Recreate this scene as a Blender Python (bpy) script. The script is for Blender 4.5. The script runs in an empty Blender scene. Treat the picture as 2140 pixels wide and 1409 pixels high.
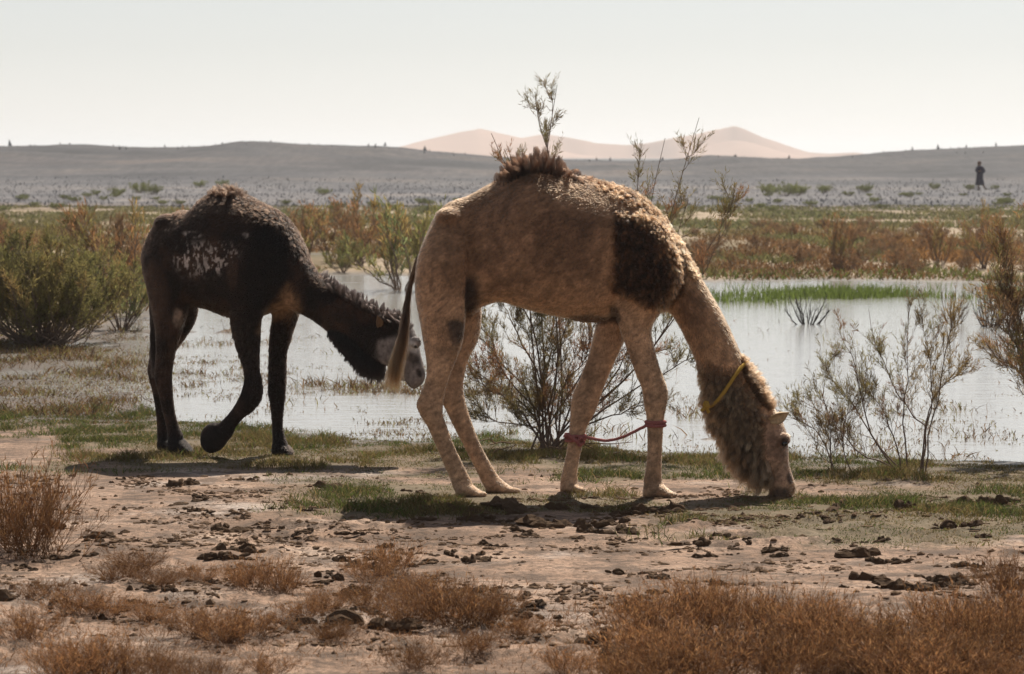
import bpy, bmesh, math, random
import numpy as np
from mathutils import Vector, Matrix
from mathutils.kdtree import KDTree

rng = np.random.default_rng(7)
random.seed(7)
S = bpy.context.scene
COL = S.collection

# ------------------------------------------------------------------ camera
CX, CY, F = 1070.0, 704.5, 5967.0          # the photograph's centre and focal length in its own pixels
CH = 2.02                                   # eye height in metres
HOR = 326.0                                 # level of the true horizon in the photograph
PITCH = math.atan((CY - HOR) / F)
cam_d = bpy.data.cameras.new('camera')
cam = bpy.data.objects.new('camera', cam_d)
COL.objects.link(cam)
S.camera = cam
cam.location = (0, 0, CH)
cam.rotation_euler = (math.pi / 2 - PITCH, 0, 0)
cam_d.sensor_width = 36.0
cam_d.lens = 36.0 * F / 2140.0
cam_d.clip_start = 0.5
cam_d.clip_end = 20000
cam_d.dof.use_dof = True
cam_d.dof.focus_distance = 17.0
cam_d.dof.aperture_fstop = 6.3

# ------------------------------------------------------------------ sky, sun, exposure
SUN_EL = math.radians(53)
SUN_AZ = math.radians(22)                   # sun stands behind the scene, to the right of the view axis
world = bpy.data.worlds.new('World')
S.world = world
world.use_nodes = True
wn = world.node_tree
for n in list(wn.nodes):
    wn.nodes.remove(n)
wo = wn.nodes.new('ShaderNodeOutputWorld')
wb = wn.nodes.new('ShaderNodeBackground')
sky = wn.nodes.new('ShaderNodeTexSky')
sky.sky_type = 'NISHITA'
sky.sun_disc = False
sky.sun_elevation = SUN_EL
sky.sun_rotation = SUN_AZ
sky.altitude = 700
sky.air_density = 1.3
sky.dust_density = 0.2
sky.ozone_density = 1.0
hs = wn.nodes.new('ShaderNodeHueSaturation')
hs.inputs['Saturation'].default_value = 0.3
wn.links.new(sky.outputs[0], hs.inputs['Color'])
wbal = wn.nodes.new('ShaderNodeVectorMath'); wbal.operation = 'MULTIPLY'
wbal.inputs[1].default_value = (0.985, 0.99, 1.025)            # white balance of the whole sky
wn.links.new(hs.outputs[0], wbal.inputs[0])
wn.links.new(wbal.outputs[0], wb.inputs['Color'])
wb.inputs['Strength'].default_value = 0.058
wn.links.new(wb.outputs[0], wo.inputs['Surface'])

sun_d = bpy.data.lights.new('sun', 'SUN')
sun = bpy.data.objects.new('sun', sun_d)
COL.objects.link(sun)
sun_d.energy = 5.0
sun_d.angle = math.radians(0.55)
sun_d.color = (1.0, 0.93, 0.82)
sdir = Vector((math.sin(SUN_AZ) * math.cos(SUN_EL), math.cos(SUN_AZ) * math.cos(SUN_EL), math.sin(SUN_EL)))
sun.rotation_euler = sdir.to_track_quat('Z', 'Y').to_euler()

S.view_settings.view_transform = 'Standard'
S.view_settings.look = 'None'
S.view_settings.exposure = 0.52
S.view_settings.gamma = 1.0
S.view_settings.use_curve_mapping = False
S.cycles.use_denoising = True
S.cycles.max_bounces = 8
S.cycles.diffuse_bounces = 3
S.cycles.glossy_bounces = 3
S.cycles.transmission_bounces = 4
S.cycles.transparent_max_bounces = 6
S.cycles.volume_bounces = 1
try:
    S.cycles_curves.shape = 'RIBBONS'
    S.cycles_curves.subdivisions = 2
except Exception:
    pass

# ------------------------------------------------------------------ mapping helpers
SP, CP = math.sin(PITCH), math.cos(PITCH)

def W(u, v, Y):
    """world point that stands at distance Y and is seen at pixel (u, v) of the photograph"""
    u = np.asarray(u, float); v = np.asarray(v, float)
    a = (u - CX) / F; b = (v - CY) / F
    dy = CP - b * SP
    dz = -SP - b * CP
    t = Y / dy
    return np.stack(np.broadcast_arrays(a * t, Y + 0 * t, CH + dz * t), -1)

def G(u, v, z=0.0):
    """ground point (height z) seen at pixel (u, v)"""
    u = np.asarray(u, float); v = np.asarray(v, float)
    a = (u - CX) / F; b = (v - CY) / F
    dy = CP - b * SP
    dz = -SP - b * CP
    t = (z - CH) / dz
    return np.stack(np.broadcast_arrays(a * t, dy * t, z + 0 * t), -1)

def PX(p):
    """pixel of the photograph at which world points are seen"""
    q = p - np.array([0, 0, CH])
    d = q[..., 1] * CP - q[..., 2] * SP
    up = q[..., 1] * SP + q[..., 2] * CP
    return CX + F * q[..., 0] / d, CY - F * up / d

# ------------------------------------------------------------------ noise
def _hash(ix, iy, iz, seed):
    h = (ix.astype(np.int64) * 374761393 + iy.astype(np.int64) * 668265263 + iz.astype(np.int64) * 2147483647 + seed * 974634533)
    h = (h ^ (h >> 13)) * 1274126177
    h = h ^ (h >> 16)
    return (h & 0xFFFF).astype(np.float64) / 65535.0

def noise3(p, scale=1.0, seed=0):
    q = np.asarray(p, float) * scale
    i = np.floor(q).astype(np.int64); f = q - i
    f = f * f * (3 - 2 * f)
    r = 0
    for dx in (0, 1):
        wx = f[..., 0] if dx else 1 - f[..., 0]
        for dy in (0, 1):
            wy = f[..., 1] if dy else 1 - f[..., 1]
            for dz in (0, 1):
                wz = f[..., 2] if dz else 1 - f[..., 2]
                r = r + wx * wy * wz * _hash(i[..., 0] + dx, i[..., 1] + dy, i[..., 2] + dz, seed)
    return r

def noise2(x, y, scale=1.0, seed=0):
    qx = np.asarray(x, float) * scale; qy = np.asarray(y, float) * scale
    ix = np.floor(qx).astype(np.int64); iy = np.floor(qy).astype(np.int64)
    fx = qx - ix; fy = qy - iy
    fx = fx * fx * (3 - 2 * fx); fy = fy * fy * (3 - 2 * fy)
    z = np.zeros_like(ix)
    a = _hash(ix, iy, z, seed); b = _hash(ix + 1, iy, z, seed)
    c = _hash(ix, iy + 1, z, seed); d = _hash(ix + 1, iy + 1, z, seed)
    return (a * (1 - fx) + b * fx) * (1 - fy) + (c * (1 - fx) + d * fx) * fy

def fbm2(x, y, scale=1.0, oct=4, seed=0, gain=0.5):
    r = 0; a = 1.0; t = 0
    for k in range(oct):
        r = r + a * noise2(x + 17.3 * k, y - 9.1 * k, scale * 2.03 ** k, seed + k)
        t += a; a *= gain
    return r / t

def fbm3(p, scale=1.0, oct=3, seed=0, gain=0.5):
    r = 0; a = 1.0; t = 0
    for k in range(oct):
        r = r + a * noise3(p + 13.7 * k, scale * 2.03 ** k, seed + k)
        t += a; a *= gain
    return r / t

def sstep(a, b, x):
    t = np.clip((x - a) / (b - a), 0, 1)
    return t * t * (3 - 2 * t)

def unit(v):
    return v / (np.linalg.norm(v, axis=-1, keepdims=True) + 1e-12)

def srgb(r, g, b):
    c = np.array([r, g, b], float) / 255.0
    return np.where(c <= 0.04045, c / 12.92, ((c + 0.055) / 1.055) ** 2.4)

# ------------------------------------------------------------------ mesh helpers
def mesh_np(name, V, Fc, smooth=True, col=None):
    """mesh from numpy arrays; Fc is (M,3) or (M,4)"""
    me = bpy.data.meshes.new(name)
    V = np.asarray(V, np.float32); Fc = np.asarray(Fc, np.int32)
    m, k = Fc.shape
    me.vertices.add(len(V)); me.vertices.foreach_set('co', V.ravel())
    me.loops.add(m * k); me.loops.foreach_set('vertex_index', Fc.ravel())
    me.polygons.add(m)
    me.polygons.foreach_set('loop_start', np.arange(0, m * k, k, dtype=np.int32))
    me.polygons.foreach_set('use_smooth', np.full(m, smooth))
    me.update(calc_edges=True)
    if col is not None:
        at = me.color_attributes.new('tint', 'FLOAT_COLOR', 'POINT')
        c4 = np.ones((len(V), 4), np.float32); c4[:, :3] = col
        at.data.foreach_set('color', c4.ravel())
    return me

def link(name, data, mat=None, parent=None, loc=None):
    o = bpy.data.objects.new(name, data)
    COL.objects.link(o)
    if mat is not None and data is not None:
        if len(data.materials) == 0:
            data.materials.append(mat)
    if parent is not None:
        o.parent = parent
        o.matrix_parent_inverse = Matrix.Identity(4)
    if loc is not None:
        o.location = loc
    return o

def tag(o, label=None, cat=None, group=None, kind=None):
    if label: o['label'] = label
    if cat: o['category'] = cat
    if group: o['group'] = group
    if kind: o['kind'] = kind
    return o

def empty(name, loc=(0, 0, 0)):
    o = bpy.data.objects.new(name, None)
    COL.objects.link(o)
    o.location = loc
    o.empty_display_size = 0.1
    return o

def tubes(P, R, sides=4):
    """P (N,K,3) polylines, R (N,K) radii -> quads of thin tubes with pinched tips"""
    N, K, _ = P.shape
    T = np.empty_like(P)
    T[:, 1:-1] = P[:, 2:] - P[:, :-2]; T[:, 0] = P[:, 1] - P[:, 0]; T[:, -1] = P[:, -1] - P[:, -2]
    T = unit(T)
    ref = np.where(np.abs(T[..., 2:3]) > 0.9, np.array([1.0, 0, 0]), np.array([0, 0, 1.0]))
    A = unit(np.cross(T, ref)); B = np.cross(T, A)
    th = np.arange(sides) * 2 * math.pi / sides
    V = P[:, :, None, :] + R[:, :, None, None] * (np.cos(th)[None, None, :, None] * A[:, :, None, :] + np.sin(th)[None, None, :, None] * B[:, :, None, :])
    idx = np.arange(N * K * sides).reshape(N, K, sides)
    a = idx[:, :-1, :]; b = idx[:, 1:, :]
    a2 = np.roll(a, -1, 2); b2 = np.roll(b, -1, 2)
    Q = np.stack([a, a2, b2, b], -1).reshape(-1, 4)
    return V.reshape(-1, 3), Q

# ------------------------------------------------------------------ material helpers
def mat_new(name):
    m = bpy.data.materials.new(name)
    m.use_nodes = True
    nt = m.node_tree
    for n in list(nt.nodes):
        nt.nodes.remove(n)
    out = nt.nodes.new('ShaderNodeOutputMaterial')
    return m, nt, out

def N_(nt, t, **kw):
    n = nt.nodes.new(t)
    for k, v in kw.items():
        setattr(n, k, v)
    return n

def m_plain(name, col, rough=0.8, spec=0.3, bump=0.0, bscale=60.0, var=0.25):
    m, nt, out = mat_new(name)
    p = N_(nt, 'ShaderNodeBsdfPrincipled')
    p.inputs['Roughness'].default_value = rough
    p.inputs['Specular IOR Level'].default_value = spec
    tc = N_(nt, 'ShaderNodeTexCoord')
    no = N_(nt, 'ShaderNodeTexNoise')
    no.inputs['Scale'].default_value = bscale; no.inputs['Detail'].default_value = 5
    nt.links.new(tc.outputs['Object'], no.inputs['Vector'])
    mx = N_(nt, 'ShaderNodeMix', data_type='RGBA')
    nt.links.new(no.outputs['Fac'], mx.inputs[0])
    mx.inputs[6].default_value = (*[c * (1 - var) for c in col], 1)
    mx.inputs[7].default_value = (*[min(1, c * (1 + var)) for c in col], 1)
    nt.links.new(mx.outputs[2], p.inputs['Base Color'])
    if bump:
        b = N_(nt, 'ShaderNodeBump'); b.inputs['Strength'].default_value = bump; b.inputs['Distance'].default_value = 0.01
        nt.links.new(no.outputs['Fac'], b.inputs['Height']); nt.links.new(b.outputs[0], p.inputs['Normal'])
    nt.links.new(p.outputs[0], out.inputs['Surface'])
    return m

def m_leaf(name, trans=0.45, rough=0.7, gain=1.0, spread=0.2):
    """foliage: colour from the mesh, light passing through thin leaves"""
    m, nt, out = mat_new(name)
    at = N_(nt, 'ShaderNodeAttribute', attribute_name='tint')
    oi = N_(nt, 'ShaderNodeObjectInfo')
    mr = N_(nt, 'ShaderNodeMapRange')
    mr.inputs[3].default_value = (1 - spread) * gain; mr.inputs[4].default_value = (1 + spread) * gain
    nt.links.new(oi.outputs['Random'], mr.inputs[0])
    mu = N_(nt, 'ShaderNodeVectorMath', operation='SCALE')
    nt.links.new(at.outputs['Color'], mu.inputs[0]); nt.links.new(mr.outputs[0], mu.inputs['Scale'])
    d = N_(nt, 'ShaderNodeBsdfPrincipled'); d.inputs['Roughness'].default_value = rough
    d.inputs['Specular IOR Level'].default_value = 0.25
    t = N_(nt, 'ShaderNodeBsdfTranslucent')
    nt.links.new(mu.outputs[0], d.inputs['Base Color']); nt.links.new(mu.outputs[0], t.inputs['Color'])
    mx = N_(nt, 'ShaderNodeMixShader'); mx.inputs[0].default_value = trans
    nt.links.new(d.outputs[0], mx.inputs[1]); nt.links.new(t.outputs[0], mx.inputs[2])
    nt.links.new(mx.outputs[0], out.inputs['Surface'])
    return m
# ------------------------------------------------------------------ the setting: ground, hills, dunes, water
WL = -0.035                                  # water level
near_shore = [(238, 700), (232, 740), (258, 780), (262, 830), (300, 858), (360, 874), (450, 888), (620, 902), (720, 910), (880, 918), (1000, 912), (1080, 905),
              (1200, 925), (1300, 936), (1400, 943), (1500, 947), (1640, 954), (1760, 959), (1900, 957), (2000, 961), (2140, 967), (2500, 980), (3200, 1000)]
far_shore = [(3200, 612), (2500, 606), (2140, 598), (2000, 590), (1700, 587), (1500, 590), (1300, 592), (1100, 588), (900, 578), (700, 576), (640, 590), (560, 605),
             (450, 625), (330, 660), (252, 684)]
POND = np.array([G(u, v, WL)[:2] for u, v in near_shore + far_shore])

def poly_sd(x, y, P):
    """signed distance to a polygon, positive inside"""
    x = np.asarray(x, float); y = np.asarray(y, float)
    best = np.full(x.shape, 1e18); ins = np.zeros(x.shape, bool)
    n = len(P)
    for i in range(n):
        ax, ay = P[i]; bx, by = P[(i + 1) % n]
        ex, ey = bx - ax, by - ay
        t = np.clip(((x - ax) * ex + (y - ay) * ey) / (ex * ex + ey * ey + 1e-12), 0, 1)
        best = np.minimum(best, (x - ax - t * ex) ** 2 + (y - ay - t * ey) ** 2)
        c = ((ay > y) != (by > y))
        with np.errstate(divide='ignore', invalid='ignore'):
            xx = ax + (y - ay) * ex / (ey if ey != 0 else 1e-12)
        ins ^= c & (x < xx)
    d = np.sqrt(best)
    return np.where(ins, d, -d)

crest_px = [(-2500, 312), (-1500, 300), (-800, 310), (-300, 306), (0, 305), (60, 304), (150, 302), (220, 306), (300, 308), (430, 307), (480, 301), (520, 295), (580, 299), (640, 303), (740, 305), (830, 308), (900, 317), (1000, 326), (1100, 333),
            (1250, 336), (1320, 339), (1420, 335), (1490, 326), (1600, 331), (1700, 334), (1820, 325), (1900, 317), (2050, 309), (2140, 305), (2500, 298), (3200, 310), (4500, 300)]
HILL_Y = 320.0
_cx = np.array([(u - CX) / F * HILL_Y for u, v in crest_px])
_cz = np.array([CH + (HOR - v) / F * HILL_Y for u, v in crest_px])

def ground_z(x, y, detail=True):
    x = np.asarray(x, float); y = np.asarray(y, float)
    sd = poly_sd(x, y, POND) + 0.5 * (fbm2(x, y, 0.9, 3, 11) - 0.5) * sstep(16, 24, y)
    sw = sstep(-0.120, -0.142, x / np.maximum(y, 1)) * sstep(21.3, 23, y) * (1 - sstep(30.5, 33, y))       # swampy corner on the left
    z = WL - np.where(sd > 0, 0.085 * np.tanh(sd / 0.9), 0.035 * np.tanh(sd / 1.1))
    z = z * (1 - sw) + sw * (WL + 0.06 * (fbm2(x, y * 0.45, 1.5, 4, 23) - 0.47))
    z = z + 0.03 * (1 - sw) * (fbm2(x, y, 1.7, 4, 21) - 0.5) * sstep(15, 20, y) * (1 - sstep(60, 90, y))
    # mud bars standing out of the shallow water
    for (u, v, ru, rv, h) in ((480, 694, 190, 7, 0.13), (930, 884, 70, 6, 0.10), (1480, 918, 60, 4, 0.085), (700, 640, 60, 3.5, 0.10), (780, 592, 90, 5, 0.10)):
        c = G(u, v, WL); rx = ru / F * c[1]; ry = rv * c[1] ** 2 / (F * CH)
        z = z + h * np.exp(-((x - c[0]) / rx) ** 2 - ((y - c[1]) / ry) ** 2) * (0.55 + 0.9 * (fbm2(x, y, 2.5, 3, 5) - 0.3))
    # trampled foreground
    tr = sstep(10, 11.5, y) * (1 - sstep(15.7, 16.4, y))
    tr2 = tr * sstep(0.34, 0.52, fbm2(x, y, 0.55, 3, 31))
    z = z + 0.05 * (fbm2(x, y, 0.7, 3, 41) - 0.5) * (1 - sstep(15.4, 16.6, y))
    r = np.abs(fbm2(x, y, 4.0, 3, 51) - 0.5) * 2
    z = z + tr2 * 0.032 * np.clip(0.26 - r, 0, 1) / 0.26 * sstep(0.45, 0.6, fbm2(x, y, 2.2, 2, 61))
    z = z + tr * 0.022 * (fbm2(x, y, 6.0, 4, 71, 0.65) - 0.5)
    # gentle relief of the far bank, then the stony rise
    z = z + 0.10 * (fbm2(x, y, 0.12, 3, 81) - 0.45) * sstep(48, 70, y) * (1 - sstep(150, 190, y))
    c = np.interp(x, _cx, _cz)
    yc = HILL_Y + 18 * (noise2(x, 0 * x, 0.02, 91) - 0.5)
    up = sstep(185, 330, y) ** 1.15; dn = 1 - sstep(330, 480, y)
    z = z + np.where(y > 150, c * up * dn, 0)
    z = z + np.where(y > 170, (1.5 * (fbm2(x, y, 0.035, 5, 95, 0.6) - 0.5) * sstep(190, 260, y) * (1 - sstep(290, 320, y)) + 0.42 * (fbm2(x, y, 0.22, 4, 96, 0.6) - 0.5) * sstep(230, 300, y)) * dn, 0)
    return z

def axis(parts):
    out = []
    for a, b, n, p in parts:
        t = np.linspace(0, 1, n, endpoint=False)
        out.append(a + (b - a) * t ** p)
    return np.concatenate(out)

xs_pos = axis([(0, 3.6, 150, 1), (3.6, 10, 90, 1.25), (10, 60, 120, 1.3), (60, 400, 50, 1.4), (400, 6000, 22, 2)])
xs = np.concatenate([-xs_pos[::-1], xs_pos[1:], [6000.0]]); xs[0] = -6000
ys = axis([(-60, 4, 8, 1), (4, 10.2, 20, 1), (10.2, 20.5, 340, 1), (20.5, 48, 190, 1.15), (48, 130, 90, 1.1), (130, 360, 110, 1.1), (360, 600, 16, 1), (600, 7000, 14, 1.6)])
ys = np.concatenate([ys, [7000.0]])
gx, gy = np.meshgrid(xs, ys)
gz = ground_z(gx, gy)
nr, nc = gx.shape
ii = np.arange(nr * nc).reshape(nr, nc)
gV = np.stack([gx, gy, gz], -1).reshape(-1, 3)
gF = np.stack([ii[:-1, :-1], ii[:-1, 1:], ii[1:, 1:], ii[1:, :-1]], -1).reshape(-1, 4)
g_me = mesh_np('ground', gV, gF)

def green_mask(x, y):
    """how much low green grass grows: along the shore and in patches to the right"""
    u, v = PX(np.stack([x, y, 0 * x], -1))
    n = fbm2(x, y, 1.1, 4, 101)
    sh = sstep(940 + 60 * sstep(400, 0, u), 900, v - 0) * 0
    d_sh = -poly_sd(x, y, POND)
    a = sstep(-0.1, 0.08, d_sh) * (1 - sstep(1.2, 2.2, d_sh)) * sstep(0.30, 0.46, n + 0.14 * (1 - sstep(0.2, 1.4, d_sh)))
    b = sstep(1250, 1600, u) * sstep(1000, 1040, v) * (1 - sstep(1120, 1155, v)) * sstep(0.36, 0.48, n)
    c = sstep(500, 800, u) * (1 - sstep(1500, 1600, u)) * sstep(930, 960, v) * (1 - sstep(1070, 1095, v)) * sstep(0.44, 0.56, n)
    e = (1 - sstep(780, 900, u)) * sstep(840, 870, v) * (1 - sstep(960, 995, v + 50 * (n - 0.5))) * sstep(0.24, 0.40, n)
    return np.clip(np.maximum(np.maximum(a * (v > 850), b), np.maximum(0.85 * c, e)), 0, 1)

sdg = poly_sd(gV[:, 0], gV[:, 1], POND)
m_green = green_mask(gV[:, 0], gV[:, 1]) * (gV[:, 1] < 30)
ug, vg = PX(gV)
m_grav = sstep(98, 122, gV[:, 1] + 18 * (fbm2(gV[:, 0], gV[:, 1], 0.07, 3, 111) - 0.5) + 0.35 * gV[:, 0] * (gV[:, 0] < 0))
m_belt = sstep(-0.5, 2.5, gV[:, 1] - 44 + 12 * sstep(-2, -6, gV[:, 0])) * (1 - m_grav)
sw_g = sstep(-0.118, -0.140, gV[:, 0] / np.maximum(gV[:, 1], 1)) * sstep(20.6, 22.5, gV[:, 1]) * (1 - sstep(31, 34, gV[:, 1]))
m_wet = np.maximum(np.clip(1 - sstep(WL + 0.004, WL + 0.035, gV[:, 2]), 0, 1) * (gV[:, 1] < 60) * (gV[:, 1] > 15), 0.75 * sw_g)
ga = g_me.color_attributes.new('zone', 'FLOAT_COLOR', 'POINT')
z4 = np.stack([m_green, m_grav, m_wet, m_belt], -1).astype(np.float32)
ga.data.foreach_set('color', z4.ravel())

def ground_material():
    m, nt, out = mat_new('sand and gravel')
    L = nt.links.new
    tc = N_(nt, 'ShaderNodeTexCoord')
    at = N_(nt, 'ShaderNodeAttribute', attribute_name='zone')
    sep = N_(nt, 'ShaderNodeSeparateColor'); L(at.outputs['Color'], sep.inputs[0])
    def noise(scale, det=6, rough=0.55, stretch=None):
        n = N_(nt, 'ShaderNodeTexNoise'); n.inputs['Scale'].default_value = scale; n.inputs['Detail'].default_value = det
        n.inputs['Roughness'].default_value = rough
        if stretch:
            mp = N_(nt, 'ShaderNodeMapping'); mp.inputs['Scale'].default_value = stretch
            L(tc.outputs['Object'], mp.inputs[0]); L(mp.outputs[0], n.inputs['Vector'])
        else:
            L(tc.outputs['Object'], n.inputs['Vector'])
        return n.outputs['Fac']
    def ramp(f, *st):
        r = N_(nt, 'ShaderNodeValToRGB')
        while len(r.color_ramp.elements) < len(st):
            r.color_ramp.elements.new(0.5)
        for e, (p, c) in zip(r.color_ramp.elements, st):
            e.position = p; e.color = (*c, 1)
        L(f, r.inputs[0]); return r.outputs[0]
    def mix(f, a, b, mode='MIX'):
        x = N_(nt, 'ShaderNodeMix', data_type='RGBA', blend_type=mode)
        if isinstance(f, (int, float)): x.inputs[0].default_value = f
        else: L(f, x.inputs[0])
        for s, c in ((6, a), (7, b)):
            if isinstance(c, tuple): x.inputs[s].default_value = (*c, 1)
            else: L(c, x.inputs[s])
        return x.outputs[2]
    def mr(f, a, b, c=0.0, d=1.0):
        r = N_(nt, 'ShaderNodeMapRange'); L(f, r.inputs[0])
        for k, v in enumerate((a, b, c, d)): r.inputs[k + 1].default_value = v
        return r.outputs[0]
    sand = ramp(noise(1.3, 8, 0.6), (0.25, (0.10, 0.062, 0.04)), (0.40, (0.23, 0.14, 0.09)), (0.54, (0.36, 0.23, 0.155)), (0.72, (0.50, 0.375, 0.29)))
    salt = mr(noise(0.75, 7, 0.62), 0.56, 0.70)
    sand = mix(salt, sand, (0.48, 0.41, 0.36))
    crumbs = mr(noise(24, 6, 0.75), 0.46, 0.60, 0.0, 0.75)
    sand = mix(crumbs, sand, (0.075, 0.048, 0.032))
    dk = mr(noise(3.0, 8, 0.72, (1, 1.5, 1)), 0.47, 0.58, 0.0, 0.8)
    sand = mix(dk, sand, (0.085, 0.054, 0.036))
    fine = ramp(noise(90, 4, 0.7), (0.3, (0.6, 0.6, 0.6)), (0.7, (1.15, 1.15, 1.15)))
    sand = mix(0.8, sand, fine, 'MULTIPLY')
    soil = ramp(noise(5, 6), (0.3, (0.06, 0.05, 0.022)), (0.7, (0.14, 0.105, 0.055)))
    c = mix(mr(sep.outputs[0], 0.0, 0.8, 0.0, 0.75), sand, soil)
    belt = ramp(noise(0.35, 8, 0.6, (1, 0.35, 1)), (0.34, (0.11, 0.085, 0.04)), (0.46, (0.17, 0.12, 0.062)), (0.55, (0.33, 0.25, 0.175)), (0.62, (0.20, 0.155, 0.085)), (0.72, (0.13, 0.12, 0.055)))
    c = mix(at.outputs['Alpha'], c, belt)
    grav = ramp(noise(0.045, 9, 0.66, (1, 0.7, 1)), (0.36, (0.05, 0.048, 0.053)), (0.48, (0.092, 0.088, 0.093)), (0.58, (0.12, 0.11, 0.108)), (0.70, (0.19, 0.155, 0.135)))
    spk = ramp(noise(1.5, 6, 0.8, (1.0, 0.12, 1)), (0.36, (0.7, 0.7, 0.71)), (0.5, (1.0, 1.0, 1.0)), (0.64, (1.4, 1.38, 1.36)))
    grav = mix(1.0, grav, spk, 'MULTIPLY')
    big = ramp(noise(0.016, 7, 0.7, (1, 1.6, 1)), (0.36, (0.62, 0.62, 0.66)), (0.5, (1.0, 1.0, 1.0)), (0.62, (1.45, 1.33, 1.22)))
    grav = mix(1.0, grav, big, 'MULTIPLY')
    sxyz = N_(nt, 'ShaderNodeSeparateXYZ'); L(tc.outputs['Object'], sxyz.inputs[0])
    grav = mix(mr(sxyz.outputs[1], 175, 260, 0.0, 1.0), grav, mix(1.0, grav, (0.4, 0.395, 0.415), 'MULTIPLY'))
    c = mix(sep.outputs[1], c, grav)
    wet = mr(sep.outputs[2], 0.0, 1.0, 0.0, 0.9)
    c = mix(wet, c, (0.05, 0.034, 0.02))
    p = N_(nt, 'ShaderNodeBsdfPrincipled')
    L(c, p.inputs['Base Color'])
    L(mr(sep.outputs[2], 0.3, 1.0, 0.9, 0.45), p.inputs['Roughness'])
    p.inputs['Specular IOR Level'].default_value = 0.3
    b1 = N_(nt, 'ShaderNodeBump'); b1.inputs['Strength'].default_value = 0.8; b1.inputs['Distance'].default_value = 0.02
    L(noise(22, 8, 0.65), b1.inputs['Height'])
    b2 = N_(nt, 'ShaderNodeBump'); b2.inputs['Strength'].default_value = 0.5; b2.inputs['Distance'].default_value = 0.005
    L(noise(130, 4, 0.6), b2.inputs['Height']); L(b1.outputs[0], b2.inputs['Normal'])
    L(b2.outputs[0], p.inputs['Normal'])
    L(p.outputs[0], out.inputs['Surface'])
    return m

ground = tag(link('ground', g_me, ground_material()), kind='structure')

def water_material():
    m, nt, out = mat_new('murky water')
    L = nt.links.new
    tc = N_(nt, 'ShaderNodeTexCoord')
    p = N_(nt, 'ShaderNodeBsdfPrincipled')
    p.inputs['Base Color'].default_value = (0.32, 0.31, 0.295, 1)  # silty water, made paler still to stand in for sky glare
    p.inputs['Roughness'].default_value = 0.09
    p.inputs['IOR'].default_value = 1.33
    hts = []
    for sc, st, dist, amt in ((1.0, (1.6, 8.0, 1), 0.012, 0.5), (1.0, (8.0, 24.0, 1), 0.004, 0.6)):
        mp = N_(nt, 'ShaderNodeMapping'); mp.inputs['Scale'].default_value = st
        n = N_(nt, 'ShaderNodeTexNoise'); n.inputs['Scale'].default_value = sc; n.inputs['Detail'].default_value = 3
        L(tc.outputs['Object'], mp.inputs[0]); L(mp.outputs[0], n.inputs['Vector'])
        b = N_(nt, 'ShaderNodeBump'); b.inputs['Strength'].default_value = amt; b.inputs['Distance'].default_value = dist
        L(n.outputs['Fac'], b.inputs['Height'])
        if hts: L(hts[-1], b.inputs['Normal'])
        hts.append(b.outputs[0])
    L(hts[-1], p.inputs['Normal'])
    L(p.outputs[0], out.inputs['Surface'])
    return m

wx0, wx1, wy0, wy1 = -34, 34, 17.0, 52.0
water = tag(link('water', mesh_np('water', [(wx0, wy0, WL), (wx1, wy0, WL), (wx1, wy1, WL), (wx0, wy1, WL)], [(0, 1, 2, 3)]), water_material()), kind='structure')

# ---- far dunes
DUNE_Y = 2500.0
dune_px = [(600, 335), (700, 314), (735, 306), (760, 312), (820, 312), (850, 305), (900, 291), (960, 277), (1005, 269), (1040, 277), (1090, 288), (1140, 279), (1190, 287), (1250, 300), (1310, 303), (1350, 299), (1400, 289), (1450, 281),
           (1500, 270), (1540, 262), (1565, 272), (1600, 288), (1660, 306), (1700, 318), (1740, 321), (1780, 318), (1830, 326), (1900, 340)]
_dx = np.array([(u - CX) / F * DUNE_Y for u, v in dune_px]); _dz = np.array([CH + (HOR - v) / F * DUNE_Y for u, v in dune_px])
dx_, dy_ = np.meshgrid(np.linspace(-260, 380, 321), np.linspace(-150, 200, 141))
cz_ = np.interp(dx_, _dx, _dz)
wig = 40 * np.sin(dx_ / 34.0 + 0.8) + 16 * np.sin(dx_ / 13.0)
rel = dy_ - wig
front = 48 + 95 * sstep(0.35, 0.65, noise2(dx_, 0 * dx_, 1 / 60.0, 3))
prof = np.where(rel < 0, np.clip(1 + rel / front, 0, 1), np.clip(1 - rel / 130.0, 0, 1))
hz_ = np.where(cz_ > -4, (cz_ + 6) * prof ** 0.9 - 6, -6)
second = np.exp(-((dx_ - 190) / 38) ** 2) * np.clip(1 - np.abs(dy_ + 60 + 0.5 * (dx_ - 190)) / 60, 0, 1) * 15 + np.exp(-((dx_ - 10) / 40) ** 2) * np.clip(1 - np.abs(dy_ + 70 - 0.4 * dx_) / 60, 0, 1) * 13
hz_ = np.maximum(hz_, second) + 0.5 * (fbm2(dx_, dy_, 0.03, 3, 7) - 0.5)
dV = np.stack([dx_, DUNE_Y + dy_, hz_], -1).reshape(-1, 3)
jj = np.arange(dx_.size).reshape(dx_.shape)
dF = np.stack([jj[:-1, :-1], jj[:-1, 1:], jj[1:, 1:], jj[1:, :-1]], -1).reshape(-1, 4)
tag(link('sand_dunes', mesh_np('sand_dunes', dV, dF), m_plain('dune sand', (0.36, 0.225, 0.165), 0.95, 0.1, var=0.1, bscale=0.05)), kind='structure')

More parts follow.
